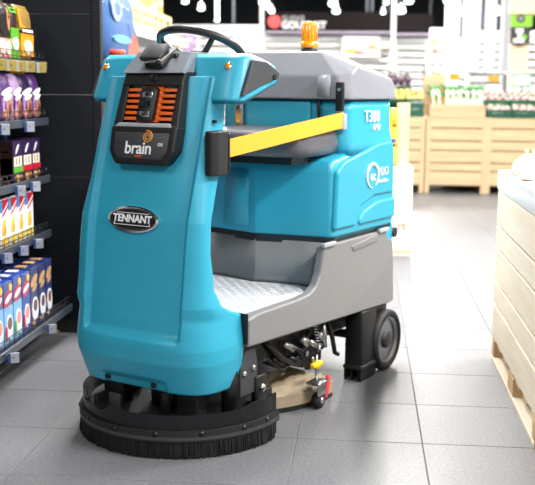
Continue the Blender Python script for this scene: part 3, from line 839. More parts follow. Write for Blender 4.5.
for k, z in enumerate(SZ):
    sh_ = gbox('shelf', M_shelf, -2.0, XU, YS, YE, z - .03, z, .003, seg=1)
    rail_tags(sh_, XU, z, TAGS[k], yel=(k == 0)); wire_guard(sh_, XU, z)
sh_ = gbox('base_shelf', M_shelf, -2.0, XB, YS, YE, .135, .165, .003, seg=1)
rail_tags(sh_, XB, .165, [(14, 352), (52, 322)]); wire_guard(sh_, XB, .165)
for y in (YS + .2, YE - .35): gbox('foot', M_shelf, -2.0, -1.75, y, y + .05, 0, .136)

# black end panel that closes the aisle beyond the shelves
ep = empty('end_panel', (-1.70, 4.87, 0), 'tall black slotted panel standing between the sweets shelf and the scrubber', 'panel')
EP = Vector((-1.70, 4.87, 0))
def ebox(name, m, x0, x1, y0, y1, z0, z1, bev=0, seg=1):
    return MB().box(x0 - EP.x, x1 - EP.x, y0 - EP.y, y1 - EP.y, z0, z1, bev, seg).build(name, m, ep)
for z0, z1 in ((.075, .438), (.442, .798), (.802, 1.208), (1.212, 1.60), (1.604, 2.1)):
    ebox('panel_sheet', M_panel, -2.1, -1.335, 4.86, 4.89, z0, z1, .0015)
ebox('kick_plate', M_kick, -2.1, -1.335, 4.865, 4.89, 0, .075)
up_ = ebox('slotted_upright', M_panel, -1.334, -1.292, 4.855, 4.90, 0, 2.1, .002)
M_slot = mat('slot_dark', (8, 9, 11), 0.8); 
for k in range(38):
    z = .10 + k * .0525
    MB().box(-1.327 - EP.x, -1.303 - EP.x, 4.8535 - EP.y, 4.857 - EP.y, z, z + .030).build('slot', M_slot, up_)

# ---- goods on the shelves
M_c = {}
def pm(name, rgb, rough=.35): 
    return mat('print_' + name, rgb, rough, var=0.10, scale=40, coat=0.2)
PUR = pm('purple', (92, 50, 122)); PURD = pm('dark_purple', (52, 30, 76)); LIL = pm('lilac', (190, 150, 205)); ORG = pm('orange', (238, 160, 34)); BRN = pm('brown', (104, 62, 42)); DBRN = pm('dark_brown', (52, 30, 26))
CRM = pm('cream', (238, 226, 206)); WHT = pm('white', (240, 240, 242)); GRN = pm('green', (96, 172, 50)); RED = pm('red', (198, 24, 44)); YEL = pm('yellow', (242, 204, 70)); BLU = pm('blue', (30, 70, 160)); NAVY = pm('navy', (24, 40, 100))
LBL = pm('light_blue', (120, 180, 226)); GOLD = pm('gold', (206, 160, 96)); PNK = pm('pink', (228, 150, 140)); TAN = pm('tan', (190, 130, 80)); OLV = pm('olive_gold', (150, 118, 60)); BLK = pm('black', (22, 18, 20)); CYAN = pm('sky', (60, 150, 210))

def blob(cy, cz, ry, rz, n=14, rot=0.0):
    return [(cy + ry * math.cos(2 * PI * i / n) * math.cos(rot) - rz * math.sin(2 * PI * i / n) * math.sin(rot), cz + ry * math.cos(2 * PI * i / n) * math.sin(rot) + rz * math.sin(2 * PI * i / n) * math.cos(rot)) for i in range(n)]
def rect(y0, y1, z0, z1): return [(y0, z0), (y1, z0), (y1, z1), (y0, z1)]
def prints(parent, x, items, w, h):
    """flat printed shapes on the +X face: items = (name, material, polygon in 0..1 of width/height)"""
    for k, (nm, m, pts) in enumerate(items):
        d = .0006 * (k + 1)
        b = MB(); b.rings([[(x - .001, p[0] * w, p[1] * h) for p in pts], [(x + d, p[0] * w, p[1] * h) for p in pts]], smooth=False)
        b.build(nm, m, parent)
def carton(name, y0, y1, X, z, h, depth, body, items, label, cat, group, side=None, rz=0.0):
    w_ = y1 - y0
    e = empty(name, (X, y0, z), label, cat, rz, group)
    MB().box(-depth, 0, .002, w_ - .002, 0.0005, h, .0015, 1).build('carton_body', body, e)
    prints(e, 0, items, w_, h)
    if side:   # printed end facing the aisle mouth
        for nm, m, pts in side:
            MB().rings([[(-depth * (1 - p[0]), .003, p[1] * h) for p in pts], [(-depth * (1 - p[0]), .0010, p[1] * h) for p in pts]], smooth=False).build(nm, m, e)
    return e
def bag(name, y0, y1, X, z, h, depth, body, items, label, cat, group, top=None):
    w_ = y1 - y0
    e = empty(name, (X, y0, z), label, cat, 0, group)
    rr = []
    for t, dk, wk in ((0.0, .85, .96), (.05, 1.0, 1.0), (.45, 1.05, 1.0), (.75, 1.0, .99), (.90, .80, .97), (.95, .55, .96), (1.0, .40, .97)):
        ring = []
        for i in range(20):
            a = 2 * PI * i / 20; c, s = math.cos(a), math.sin(a)
            ring.append((-depth / 2 + depth / 2 * dk * math.copysign(abs(c) ** .6, c), w_ / 2 + (w_ / 2 - .002) * wk * math.copysign(abs(s) ** .5, s), .0005 + t * h))
        rr.append(ring)
    MB().rings(rr, smooth=True).build('bag_body', body, e)
    if top:
        MB().rings([[(-depth / 2 - .006, w_ * .06, h * .93), (-depth / 2 + .012, w_ * .06, h * .93), (-depth / 2 + .012, w_ * .94, h * .93), (-depth / 2 - .006, w_ * .94, h * .93)],
                    [(-depth / 2 - .01, w_ * .02, h * 1.06), (-depth / 2 + .016, w_ * .1, h * 1.10), (-depth / 2 + .016, w_ * .9, h * 1.06), (-depth / 2 - .01, w_ * .98, h * 1.10)]], smooth=False).build('bag_crimp', top, e)
    # print follows the curved belly
    def dep(t): return -depth / 2 + depth / 2 * float(np.interp(t, [0, .05, .45, .75, .90, .95, 1], [.85, 1, 1.05, 1.0, .80, .55, .40]))
    for k, (nm, m, pts) in enumerate(items):
        d = .0012 + .0008 * k
        MB().rings([[(dep(p[1]) - .006, p[0] * w_, p[1] * h) for p in pts], [(dep(p[1]) + d, p[0] * w_, p[1] * h) for p in pts]], smooth=False).build(nm, m, e)
    return e
XF = XU - .022
# top shelf: coffee and wafer bags
z = SZ[0]
bag('wafer_bag', 4.50, 4.69, XF, z, .255, .09, OLV, [('print_field', ORG, rect(.04, .96, .10, .50)), ('print_field', ORG, rect(.04, .40, .55, .93)), ('print_band', BLK, rect(.06, .95, .50, .60)), ('print_word', WHT, rect(.12, .88, .525, .575)), ('print_cup', CRM, blob(.55, .26, .30, .13)), ('print_foam', WHT, blob(.55, .28, .17, .06))],
    'golden yellow snack bag on the top shelf, nearest the black panel', 'snack bag', 'snack bags on the top shelf')
bag('wafer_bag', 4.385, 4.50, XF - .004, z, .25, .08, DBRN, [('print_field', GRN, rect(.05, .95, .05, .58)), ('print_dark', GRN, rect(.1, .9, .85, .95)), ('print_cup', CRM, blob(.55, .30, .34, .12)), ('print_foam', WHT, blob(.55, .32, .2, .06))],
    'green and brown snack bag on the top shelf beside the golden one', 'snack bag', 'snack bags on the top shelf')
bag('wafer_bag', 4.22, 4.385, XF, z, .26, .09, DBRN, [('print_field', PNK, rect(.04, .96, .04, .36)), ('print_round', BLK, blob(.5, .62, .42, .24)), ('print_arc', TAN, blob(.78, .68, .10, .2)), ('print_drop', CRM, blob(.30, .22, .2, .12)), ('print_drop', CRM, blob(.72, .2, .18, .12))],
    'dark brown snack bag with pink base on the top shelf', 'snack bag', 'snack bags on the top shelf')
bag('wafer_bag', 4.07, 4.22, XF, z, .25, .09, BRN, [('print_field', RED, rect(.04, .96, .55, .92)), ('print_field', PNK, rect(.04, .96, .04, .4)), ('print_drop', CRM, blob(.5, .25, .3, .14))],
    'red and pink snack bag on the top shelf at the picture edge', 'snack bag', 'snack bags on the top shelf')
# second shelf: purple chocolate bags
z = SZ[1]
for k, (y0, y1, b_, tp_) in enumerate(((4.06, 4.23, PUR, ORG), (4.23, 4.38, PUR, None), (4.38, 4.50, LIL, None), (4.50, 4.65, PURD, ORG), (4.65, 4.77, PUR, None))):
    lab = ['purple sweets bag with orange crimp on the second shelf at the picture edge', 'purple sweets bag with pink splash on the second shelf', 'lilac sweets bag in the middle of the second shelf', 'dark purple sweets bag with yellow-orange crimp on the second shelf', 'purple sweets bag at the panel end of the second shelf'][k]
    bag('sweets_bag', y0, y1, XF, z, .212, .09, b_, [('print_swirl', LIL if k != 2 else PUR, blob(.35, .3, .2, .3, rot=.4)), ('print_sweet', TAN, blob(.68, .26, .20, .22, rot=-.3)), ('print_sweet', BRN, blob(.70, .24, .12, .14, rot=-.3)), ('print_word', WHT, blob(.5, .62, .42, .07, rot=.15)), ('print_word', WHT, blob(.55, .50, .32, .05, rot=.15)), ('print_spot', PNK, blob(.25, .15, .12, .1))],
        lab, 'sweets bag', 'sweets bags on the second shelf', tp_)
# third shelf: chocolate pouches
z = SZ[2]
def pouch_items(stripe): return [('print_emblem', WHT, blob(.45, .80, .22, .06, rot=.5)), ('print_block', CRM, rect(.10, .90, .38, .62)), ('print_figure', BRN, rect(.30, .36, .42, .58)), ('print_figure', BRN, rect(.60, .66, .42, .58)), ('print_stripe', stripe, rect(.02, .98, .24, .36)), ('print_nut', GOLD, blob(.4, .10, .2, .09)), ('print_nut', TAN, blob(.75, .12, .14, .07))]
for k, (y0, y1, st_, col) in enumerate(((4.36, 4.49, GRN, 'green'), (4.49, 4.62, RED, 'red'), (4.62, 4.74, RED, 'red'))):
    carton('chocolate_carton', y0, y1, XF, z, .19, .075, PURD, pouch_items(st_), ['dark purple chocolate carton with green stripe on the third shelf', 'dark purple chocolate carton with red stripe next to the green-striped one', 'dark purple chocolate carton with red stripe at the panel end of the third shelf'][k], 'carton', 'chocolate cartons on the third shelf',
           side=[('print_side', DBRN, rect(.02, .98, .05, .98)), ('print_bar', BRN, rect(.1, .95, .32, .58)), ('print_stripe', st_, rect(.02, .98, .20, .32)), ('print_word', WHT, rect(.3, .7, .72, .76)), ('print_nut', GOLD, blob(.6, .10, .25, .09))] if k == 0 else None)
carton('chocolate_carton', 4.07, 4.20, XF, z, .17, .08, BRN, [('print_block', CRM, rect(.1, .9, .05, .28)), ('print_round', RED, blob(.5, .6, .3, .2)), ('print_word', WHT, blob(.5, .6, .2, .1))], 'brown carton with white base on the third shelf at the picture edge', 'carton', 'chocolate cartons on the third shelf',
       side=[('print_block', CRM, rect(.05, .95, .02, .30)), ('print_round', WHT, blob(.6, .6, .3, .18))])
carton('chocolate_carton', 4.30, 4.42, XF - .16, z, .17, .07, NAVY, [('print_word', WHT, blob(.5, .6, .3, .1))], 'navy carton standing behind the purple ones on the third shelf', 'carton', 'chocolate cartons on the third shelf')
carton('chocolate_carton', 4.55, 4.66, XF - .12, z, .235, .07, NAVY, [('print_word', LBL, blob(.5, .85, .2, .08))], 'tall navy carton behind the row on the third shelf', 'carton', 'chocolate cartons on the third shelf')
# fourth shelf: white wafer cartons
z = SZ[3]
ws = [4.065, 4.175, 4.285, 4.395, 4.505, 4.625]
for k in range(5):
    y0, y1 = ws[k], ws[k + 1] - .004
    fr = RED if k == 0 else YEL
    carton('wafer_carton', y0, y1, XF, z, .215, .13, WHT, [('print_top', RED, [(.30, .99), (.98, .99), (.98, .80), (.30, .62)]), ('print_corner', CYAN, rect(.01, .28, .74, .99)), ('print_slash', WHT, [(.30, .74), (.96, .92), (.96, .88), (.30, .69)]), ('print_wafer', fr, blob(.45, .42, .22, .14, rot=.6)), ('print_wafer', ORG, blob(.55, .34, .12, .08, rot=.6)), ('print_fruit', fr, blob(.5, .12, .38, .10))],
           ['white wafer carton with red berry print on the fourth shelf at the picture edge', 'white wafer carton with yellow print, second from the picture edge on the fourth shelf', 'middle one of the five white wafer cartons on the fourth shelf', 'white wafer carton with yellow print, second from the panel on the fourth shelf', 'white wafer carton at the panel end of the fourth shelf'][k], 'carton', 'wafer cartons on the fourth shelf')
carton('wafer_carton', 4.24, 4.38, XF - .20, z, .238, .08, GOLD, [('print_word', BLK, rect(.2, .8, .75, .85))], 'golden brown carton standing behind the white wafer cartons', 'carton', 'wafer cartons on the fourth shelf')
carton('wafer_carton', 4.45, 4.60, XF - .20, z, .225, .08, BRN, [('print_word', BLK, rect(.2, .8, .75, .85))], 'brown carton standing behind the white wafer cartons by the panel', 'carton', 'wafer cartons on the fourth shelf')
# base shelf: blue cereal cartons, two deep
z = .165; XF2 = XB - .022
ys = [3.80, 3.92, 4.035, 4.145, 4.255, 4.37, 4.475, 4.57]
for k in range(7):
    y0, y1 = ys[k], ys[k + 1] - .004
    dark = k >= 4
    if dark:
        it = [('print_word', GOLD, blob(.5, .78, .44, .075, rot=.14)), ('print_word', GOLD, blob(.55, .66, .30, .045, rot=.14)), ('print_bowl', WHT, blob(.55, .30, .40, .20)), ('print_flakes', BRN, blob(.55, .36, .24, .10)), ('print_spoon', GOLD, blob(.3, .08, .2, .03))]
        lab = ['navy cereal carton with golden lettering on the base shelf beside the light blue ones', 'middle navy cereal carton with golden lettering on the base shelf', 'navy cereal carton with golden lettering on the base shelf nearest the black panel'][k - 4]
    else:
        it = [('print_sky', LBL if k != 3 else BLU, rect(.02, .98, .02, .62)), ('print_word', RED, blob(.5, .74, .46, .12, rot=.12)), ('print_word', WHT, blob(.5, .74, .38, .05, rot=.12)), ('print_sun', YEL, blob(.75, .90, .18, .06)), ('print_bowl', WHT, blob(.55, .28, .34, .2)), ('print_flakes', PNK if k != 1 else BRN, blob(.55, .34, .24, .1)), ('print_leaf', GRN if k == 2 else RED, blob(.18, .2, .1, .12))]
        lab = ['light blue cereal carton with red word at the picture edge of the base shelf', 'light blue cereal carton with brown flakes on the base shelf', 'light blue cereal carton with green leaf on the base shelf', 'royal blue cereal carton with red word on the base shelf'][k]
    e = carton('cereal_carton', y0, y1, XF2, z, .275 - .004 * (k % 2), .115, NAVY if dark else BLU, it, lab, 'carton', 'cereal cartons on the base shelf')
    MB().box(-.085, -.035, (y1 - y0) * .25, (y1 - y0) * .7, .2745, .2775).build('lid_print', WHT if not dark else GOLD, e)
    e = carton('cereal_carton', y0, y1, XF2 - .122, z, .272, .115, NAVY if dark else BLU, [], 'blue cereal carton in the second row, behind the front row of the base shelf', 'carton', 'second row of cereal cartons')
    MB().box(-.085, -.035, (y1 - y0) * .3, (y1 - y0) * .65, .2715, .2745).build('lid_print', BRN if dark else WHT, e)
# a yellow leaflet lying on the floor under the base shelf
lf = at_z(52, 332, .0)
tag(MB().obox((lf.x, lf.y, .006), (1, .3, .0), (-.3, 1, .0), (0, 0, 1), .07, .05, .010, .002).build('paper_scrap', GOLD), 'small yellow scrap lying on the floor under the base shelf end', 'scrap')

# ================================================================== SHELF UNIT BEYOND THE PANEL
g2 = empty('shelf_unit', (-2.0, 6.6, 0), 'far shelf unit with orange cartons, seen past the black panel above the cowl', 'shelving')
def g2box(name, m, x0, x1, y0, y1, z0, z1): return MB().box(x0 + 2.0, x1 + 2.0, y0 - 6.6, y1 - 6.6, z0, z1).build(name, m, g2)
g2box('back_board', M_shelf, -2.05, -2.0, 5.0, 8.4, 0, 2.2)
for z in (.15, .55, .95): g2box('shelf', M_shelf, -2.0, -1.45, 5.0, 8.4, z - .03, z)
g2box('shelf', M_shelf, -2.0, -1.42, 5.0, 6.34, 1.36, 1.39)
up2 = g2box('shelf', M_white, -2.0, -1.50, 6.36, 8.4, 1.60, 1.64)
g2box('shelf_bracket', M_shelf, -2.0, -1.55, 6.36, 6.39, 1.30, 1.60)
g2box('price_rail', M_white, -1.50, -1.485, 6.36, 8.4, 1.585, 1.65)
DENIM = pm('denim', (42, 84, 138), .6); DENL = pm('pale_blue', (112, 134, 170), .5); PLUM = pm('plum', (66, 56, 78)); CORAL = pm('coral', (240, 84, 62)); ORL = pm('light_orange', (255, 196, 96)); ORW = pm('apricot', (246, 204, 150))
def past(x, y, X=-1.43): return at_x(x, y, X)
pY0, pY1 = past(109, 30).y, past(138, 30).y
e = bag('rice_bag', pY0, pY1, -1.43, 1.39, .42, .16, DENIM, [('print_arc', PLUM, [(.40, .96), (.72, .96), (.97, .40), (.80, .20), (.62, .55)]), ('print_pale', DENL, blob(.25, .75, .16, .2)), ('print_word', CYAN, blob(.42, .33, .3, .06)), ('print_corner', CORAL, [(.98, .02), (.60, .02), (.66, .25), (.82, .42), (.98, .30)])],
        'large blue bag with plum and coral print standing behind the cowl', 'food bag', None)
p_ = at_x(124, 50, -1.38)
e = empty('jar', (p_.x, p_.y - .16, 1.39), 'small jar with coral lid standing before the blue bag', 'jar')
MB().lathe([(.042, 0), (.045, .01), (.045, .03), (.036, .035)], (0, 0, .0005), (0, 0, 1), 20).build('jar_body', ORW, e)
MB().lathe([(.046, .036), (.046, .062), (.040, .066), (.001, .066)], (0, 0, 0), (0, 0, 1), 20).build('jar_lid', CORAL, e)
zc = 1.64
prev = None
for k, (xa, xb, h) in enumerate(((131, 144, .17), (144, 155, .17), (155, 161, .165), (161, 166, .16), (166, 174, .155))):
    ya, yb = at_x(xa, 20, -1.50).y, at_x(xb, 20, -1.50).y
    ya = max(ya, 6.38)
    carton('orange_carton', ya, yb - .01, -1.515, zc, h, .25, ORW, [('print_field', ORL, rect(.1, .9, .25, .7)), ('print_word', WHT, rect(.2, .8, .4, .55)), ('print_band', ORG, rect(.02, .98, .02, .12)), ('print_mark', BLK if k > 1 else GOLD, rect(.35, .6, .35, .75))],
           ['apricot carton at the near end of the white shelf beyond the panel', 'second apricot carton on the white shelf beyond the panel', 'third apricot carton with dark mark on the white shelf beyond the panel', 'fourth apricot carton with dark mark on the white shelf beyond the panel', 'last apricot carton on the far end of the white shelf'][k], 'carton', 'apricot cartons beyond the panel',
           side=[('print_field', ORL, rect(.1, .9, .2, .8))])
    if k < 4:
        carton('orange_carton', ya, yb - .01, -1.52, zc + h, .17, .25, ORG if k % 2 else ORW, [('print_field', WHT if k % 2 else ORL, rect(.1, .9, .3, .8)), ('print_word', ORG, rect(.2, .8, .45, .6))],
               ['upper apricot carton stacked at the near end beyond the panel', 'upper orange carton stacked second beyond the panel', 'upper apricot carton stacked third beyond the panel', 'upper orange carton stacked fourth beyond the panel'][k], 'carton', 'apricot cartons beyond the panel')

# ================================================================== RIGHT FOREGROUND BIN
M_pine = wood_mat('pine_y', (252, 238, 216), 'Y', .07)
M_pinex = wood_mat('pine_x', (232, 200, 156), 'X', .12)
M_pinez = wood_mat('pine_z', (228, 196, 152), 'Z', .12)
M_liner = mat('white_liner', (240, 240, 240), 0.5, var=0.02)
M_darkin = mat('bin_inside', (120, 96, 70), 0.8)
BX, BW, BL = .62, 1.0, 1.2
M_gapf = mat('gap_shade', (70, 50, 34), 0.9)
def make_bin(y0, label):
    e = empty('pallet_bin', (BX, y0, 0), label, 'wooden bin', group='pallet bins beside the aisle')
    rows = [(.116, .268), (.278, .374), (.384, .530), (.540, .632), (.642, .799)]
    for (za, zb_) in rows:
        for x in (0, BW - .02):
            MB().box(x, x + .02, 0, BL, za, zb_, .0025, 1).build('slat', M_pine, e)
        for y in (0, BL - .02):
            MB().box(.021, BW - .021, y, y + .02, za, zb_, .0025, 1).build('slat', M_pinex, e)
    for x in (.021, BW - .081):
        for y in (.021, BL - .081):
            MB().box(x, x + .06, y, y + .06, .116, .80).build('corner_post', M_pinez, e)
    MB().box(.022, BW - .022, BL / 2 - .04, BL / 2 + .04, .116, .13).build('cross_bar', M_pinex, e)
    for x in (.0205, BW - .0225): MB().box(x, x + .002, .083, BL - .083, .117, .79).build('gap_shade_sheet', M_gapf, e)  # dark sheets standing in for the shade in the slat gaps
    for x in (0, BW / 2 - .05, BW - .1):
        MB().box(x, x + .1, 0, BL, 0, .022, .002, 1).build('pallet_runner', M_pine, e)
        for y in (0, BL / 2 - .07, BL - .06):
            MB().box(x + .002, x + .098, y, y + (.14 if 0 < y < BL - .1 else .06), .022, .098, .002, 1).build('pallet_block', M_pinez, e)
    for k in range(7):
        y = k * (BL - .1) / 6
        MB().box(.003, BW - .003, y, y + .1, .098, .115, .002, 1).build('deck_board', M_pinex, e)
    # white liner tray on top
    b = MB(); b.box(-.004, BW + .004, -.004, BL + .004, .801, .862, .004, 2); b.build('liner_tray', M_liner, e)
    b = MB()
    for r in ((-.004, .02, -.004, BL + .004), (BW - .02, BW + .004, -.004, BL + .004), (.02, BW - .02, -.004, .02), (.02, BW - .02, BL - .02, BL + .004)):
        b.box(r[0], r[1], r[2], r[3], .8615, .888)
    b.build('liner_rim', M_liner, e)
    return e
make_bin(3.43, 'pale pine pallet bin with white liner at the right edge')
make_bin(2.20, 'nearer pine pallet bin, almost wholly out of the picture at the right')
M_garlic = mat('garlic_skin', (238, 206, 192), 0.55, var=0.2, scale=14)
M_stem = mat('bulb_stem', (226, 196, 160), 0.7)
def bulb(x, y, r, label):
    e = empty('white_bulb', (x, y, .862), label, 'bulb', random.random() * 6, 'white bulbs on the right bin')
    rr = []
    for t in [i / 12 for i in range(13)]:
        th_ = PI * t; ring = []
        for i in range(24):
            a = 2 * PI * i / 24
            rad = r * math.sin(th_) ** .85 * (1 + .05 * math.cos(6 * a)) + .002
            ring.append((rad * math.cos(a), rad * math.sin(a), r * .85 - r * .85 * math.cos(th_) + (.25 * r * max(0, t - .8) * 5)))
        rr.append(ring)
    MB().rings(rr).build('bulb_skin', M_garlic, e)
    MB().tube([(0, 0, r * 1.75), (.004, 0, r * 2.0), (.012, .004, r * 2.25)], [r * .16, r * .11, r * .13], 8).build('bulb_neck', M_stem, e)
pz = at_z(528, 165, .93)
spots = [(pz.x - .005, pz.y, .060), (pz.x + .135, pz.y + .04, .060), (pz.x + .04, pz.y + .140, .056), (pz.x + .135, pz.y - .10, .062), (pz.x + .20, pz.y + .21, .07), (pz.x - .058, pz.y + .05, .022), (pz.x + .31, pz.y + .05, .074)]
for k, (x, y, r) in enumerate(spots):
    bulb(x, y, r, 'tiny white bulb on the liner near the bin corner' if r < .05 else 'round white bulb heaped on the liner of the right bin')

# ================================================================== PRODUCE HALL
PY = 12.4
def X_(x, Y=PY, y=150): return at_y(x, y, Y).x
def Z_(y, Y=PY, x=460): return at_y(x, y, Y).z
M_pineP = wood_mat('pine_produce', (226, 200, 160), 'X', .11)
M_pinePz = wood_mat('pine_produce_post', (226, 198, 160), 'Z', .10)
zr = [Z_(y) for y in (186.0, 171.6, 163.2, 150.8, 141.0, 128.4, 117.5)]
M_gap = mat('gap_shade_brown', (84, 62, 42), 0.8)
def produce_bin(xa, xm0, xm1, xb, label):
    a, c = X_(xa), X_(xb)
    e = empty('produce_bin', (a, PY, 0), label, 'wooden bin', group='pine bins of the produce hall')
    W = c - a
    for k in range(6):
        z0, z1 = zr[k] + .007, zr[k + 1] - .007
        MB().box(.0, W, .012, .035, z0, z1, .002, 1).build('slat', M_pineP, e)
        MB().box(.0, W, 1.17, 1.19, z0, z1, .002, 1).build('slat', M_pineP, e)
        for x in (0, W - .02): MB().box(x, x + .02, .036, 1.169, z0, z1, .002, 1).build('slat', M_pinePz, e)
    m0, m1 = X_(xm0) - a, X_(xm1) - a
    for (p, q) in ((0, .055), (m0, m1), (W - .055, W)):
        MB().box(p, q, 0, .0115, 0, zr[-1], .002, 1).build('front_post', M_pinePz, e)
        MB().box(p, q, .036, 1.16, 0, .08).build('skid', M_pinePz, e)
    MB().box(.022, W - .022, .037, 1.16, zr[-1] - .06, zr[-1] - .012).build('bin_top', M_pineP, e)
    MB().box(.022, W - .022, .040, .060, .085, .84).build('gap_shade_sheet', M_gap, e)  # brown backing, paints the shade seen between the front slats
    return e
produce_bin(425.6, 482, 491, 548, 'long pine slatted bin under the leek tray and radish crates')
produce_bin(330, 376, 384, 424.6, 'pine slatted bin standing under the lemons, half hidden by the scrubber')
produce_bin(549, 605, 612, 672, 'pine slatted bin beyond the right edge of the picture')
ZT = zr[-1] + .001
M_gcrate = mat('green_crate', (20, 92, 66), 0.5)
M_leekg = mat('leek_green', (52, 124, 50), 0.5, var=.25, scale=8); M_leekw = mat('leek_white', (226, 236, 206), 0.45)
M_lemon = mat('lemon_skin', (240, 222, 120), 0.45, var=.08, bump=.1, bscale=60); M_egg = mat('aubergine_skin', (70, 36, 62), 0.25); M_calyx = mat('calyx_green', (70, 110, 50), .6)
M_radr = mat('radish_red', (214, 92, 108), 0.35, var=.15); M_radw = mat('radish_white', (240, 228, 226), 0.4); M_leaf = mat('leaf_green', (46, 120, 52), .55, var=.25)
M_orangef = mat('orange_fruit', (244, 150, 30), .45)
def tray(name, x0, x1, y0, y1, z0, h, m, label, cat, tilt=0, group=None):
    e = empty(name, (x0, y0, z0), label, cat, group=group); e.rotation_euler = (tilt, 0, 0)
    W, D = x1 - x0, y1 - y0
    MB().box(0, W, 0, D, .0, .012).build('tray_floor', m, e)
    n = 2
    hh = h / n
    for k in range(n):
        za, zb_ = .012 + k * hh, .012 + (k + 1) * hh - .012
        MB().box(0, W, 0, .012, za, zb_, .001, 1).build('tray_board', m, e); MB().box(0, W, D - .012, D, za, zb_, .001, 1).build('tray_board', m, e)
        MB().box(0, .012, .0125, D - .0125, za, zb_, .001, 1).build('tray_board', m, e); MB().box(W - .012, W, .0125, D - .0125, za, zb_, .001, 1).build('tray_board', m, e)
    for x in (.012, W - .042):
        for y in (.0125, D - .0425): MB().box(x, x + .03, y, y + .03, .012, h, .0).build('tray_corner', m, e)
    return e
# leek tray
lx0, lx1 = X_(428.5), X_(484)
tray('vegetable_tray', lx0, lx1, PY + .03, PY + .50, ZT, .15, M_pineP, 'pine tray heaped with leeks on the long bin', 'tray')
def leek(x, y, z, L, a, lean):
    e = empty('leek', (x, y, z), 'leek with white shaft and green leaves heaped in the pine tray', 'leek', a, 'leeks in the pine tray'); e.rotation_euler = (lean, 0, a)
    MB().tube([(0, 0, 0), (0, L * .25, .0), (0, L * .55, .006)], [.020, .017, .018], 10).build('leek_shaft', M_leekw, e)
    for k in range(5):
        s = (k - 2) * .022
        MB().tube([(0, L * .52, .004), (s * .6, L * .75, .012 + .01 * (k % 2)), (s * 2.2, L * 1.05, .02 - .02 * (k % 2))], [.014, .021, .005], 6).build('leek_leaf', M_leekg, e)
for k in range(16):
    t = (k % 8) / 7
    x = lerp(lx0 + .05, lx1 - .05, t) + random.uniform(-.01, .01); row = k // 8
    leek(x, PY + .05 + row * .10, ZT + .15 + row * .085, random.uniform(.40, .50), random.uniform(-.10, .10), .30)
# peach card and boxes behind leeks
tag(MB().box(X_(424, 12.95, 82), X_(447, 12.95, 82), 13.10, 13.14, ZT, Z_(75, 12.95), .01).build('wooden_board', M_pinePz), 'peach wooden board standing behind the leeks', 'board')
# green crates left with lemons
def produce_crate(x0, x1, y0, y1, z0, h, label): return tray('plastic_crate', x0, x1, y0, y1, z0, h, M_gcrate, label, 'crate', group='green produce crates')
cx0, cx1 = X_(398), X_(423)
produce_crate(cx0, cx1, PY + .02, PY + .40, ZT, .17, 'dark green crate standing beside the leek tray')
z1 = ZT + .185
tray('vegetable_tray', X_(380), X_(421), PY + .03, PY + .42, z1, .03, M_gcrate, 'shallow green tray full of lemons', 'tray')
def roundfruit(name, m, x, y, z, r, label, cat, grp, sx=1.25):
    e = empty(name, (x, y, z), label, cat, random.random() * 3, grp); e.rotation_euler = (random.random() * .4, 0, random.uniform(-.5, .5))
    rr = []
    for i in range(9):
        th_ = PI * i / 8; ring = []
        for k in range(12):
            a = 2 * PI * k / 12; rad = r * math.sin(th_) + .001
            ring.append((-r * sx * math.cos(th_) * (1 + .12 * (i in (0, 8))), rad * math.cos(a), rad * math.sin(a)))
        rr.append(ring)
    MB().rings(rr).build('peel', m, e)
    MB().cyl((r * sx * 1.05, 0, 0), (r * sx * 1.2, 0, 0), .004, n=6).build('stalk', M_calyx, e)
for k in range(21):
    row, c = k // 7, k % 7
    x = lerp(X_(383), X_(419), c / 6) + random.uniform(-.01, .01)
    m = M_orangef if k in (12,) else M_lemon
    roundfruit('lemon' if m is M_lemon else 'orange', m, x, PY + .08 + row * .11, z1 + .045 + row * .04, .027, 'yellow lemon in the heap on the green tray' if m is M_lemon else 'single orange lying on the lemon heap', 'lemon' if m is M_lemon else 'orange', 'lemons on the green tray' if m is M_lemon else None)
# aubergines on a raised crate behind
produce_crate(X_(378, 12.95), X_(409, 12.95), 12.88, 13.25, ZT, .36, 'tall green crate carrying the aubergines behind the lemons')
for k in range(10):
    x = lerp(X_(381, 12.95), X_(406, 12.95), (k % 5) / 4); row = k // 5
    e = empty('aubergine', (x, 12.98 + row * .12, ZT + .40 + row * .04), 'dark purple aubergine heaped in the crate behind the lemons', 'aubergine', group='aubergines behind the lemons'); e.rotation_euler = (random.uniform(.1, .4), random.uniform(-.15, .15), random.uniform(-.15, .15))
    MB().lathe([(.002, 0), (.03, .012), (.042, .05), (.036, .10), (.022, .15), (.014, .165)], (0, -.03, 0), (0, .8, .5), 12).build('aubergine_body', M_egg, e)
    MB().lathe([(.018, .155), (.02, .17), (.006, .18), (.006, .20)], (0, -.03, 0), (0, .8, .5), 8).build('calyx', M_calyx, e)
# radish crates on the right
cr = [(487, 511, 'lower left dark green radish crate'), (512, 536, 'lower middle dark green radish crate'), (537, 562, 'lower right dark green radish crate, out of the picture')]
rad_proto = None
def radish_bunch(x, y, z):
    global rad_proto
    if rad_proto is None:
        e = empty('radish_bunch', (x, y, z), 'bunch of red and white radishes in the dark green crates', 'radish bunch', group='radish bunches in the green crates')
        for k in range(7):
            a = 2 * PI * k / 7; rr_ = .028 if k else 0
            c = Vector((rr_ * math.cos(a) * 1.2, rr_ * math.sin(a), .004 * (k % 3)))
            MB().ell(c, (.021, .021, .020), 10, 7).build('radish', M_radr if k % 2 else M_radw, e)
        for k in range(3): MB().tube([(0, .02, 0), ((k - 1) * .03, .07, .012), ((k - 1) * .06, .11, .006)], [.005, .014, .004], 6).build('radish_leaf', M_leaf, e)
        rad_proto = e
    else:
        e = copy_tree(rad_proto); e.location = (x, y, z)
    e.rotation_euler = (random.uniform(.1, .4), random.uniform(-.2, .2), random.uniform(-.2, .2))
    return e
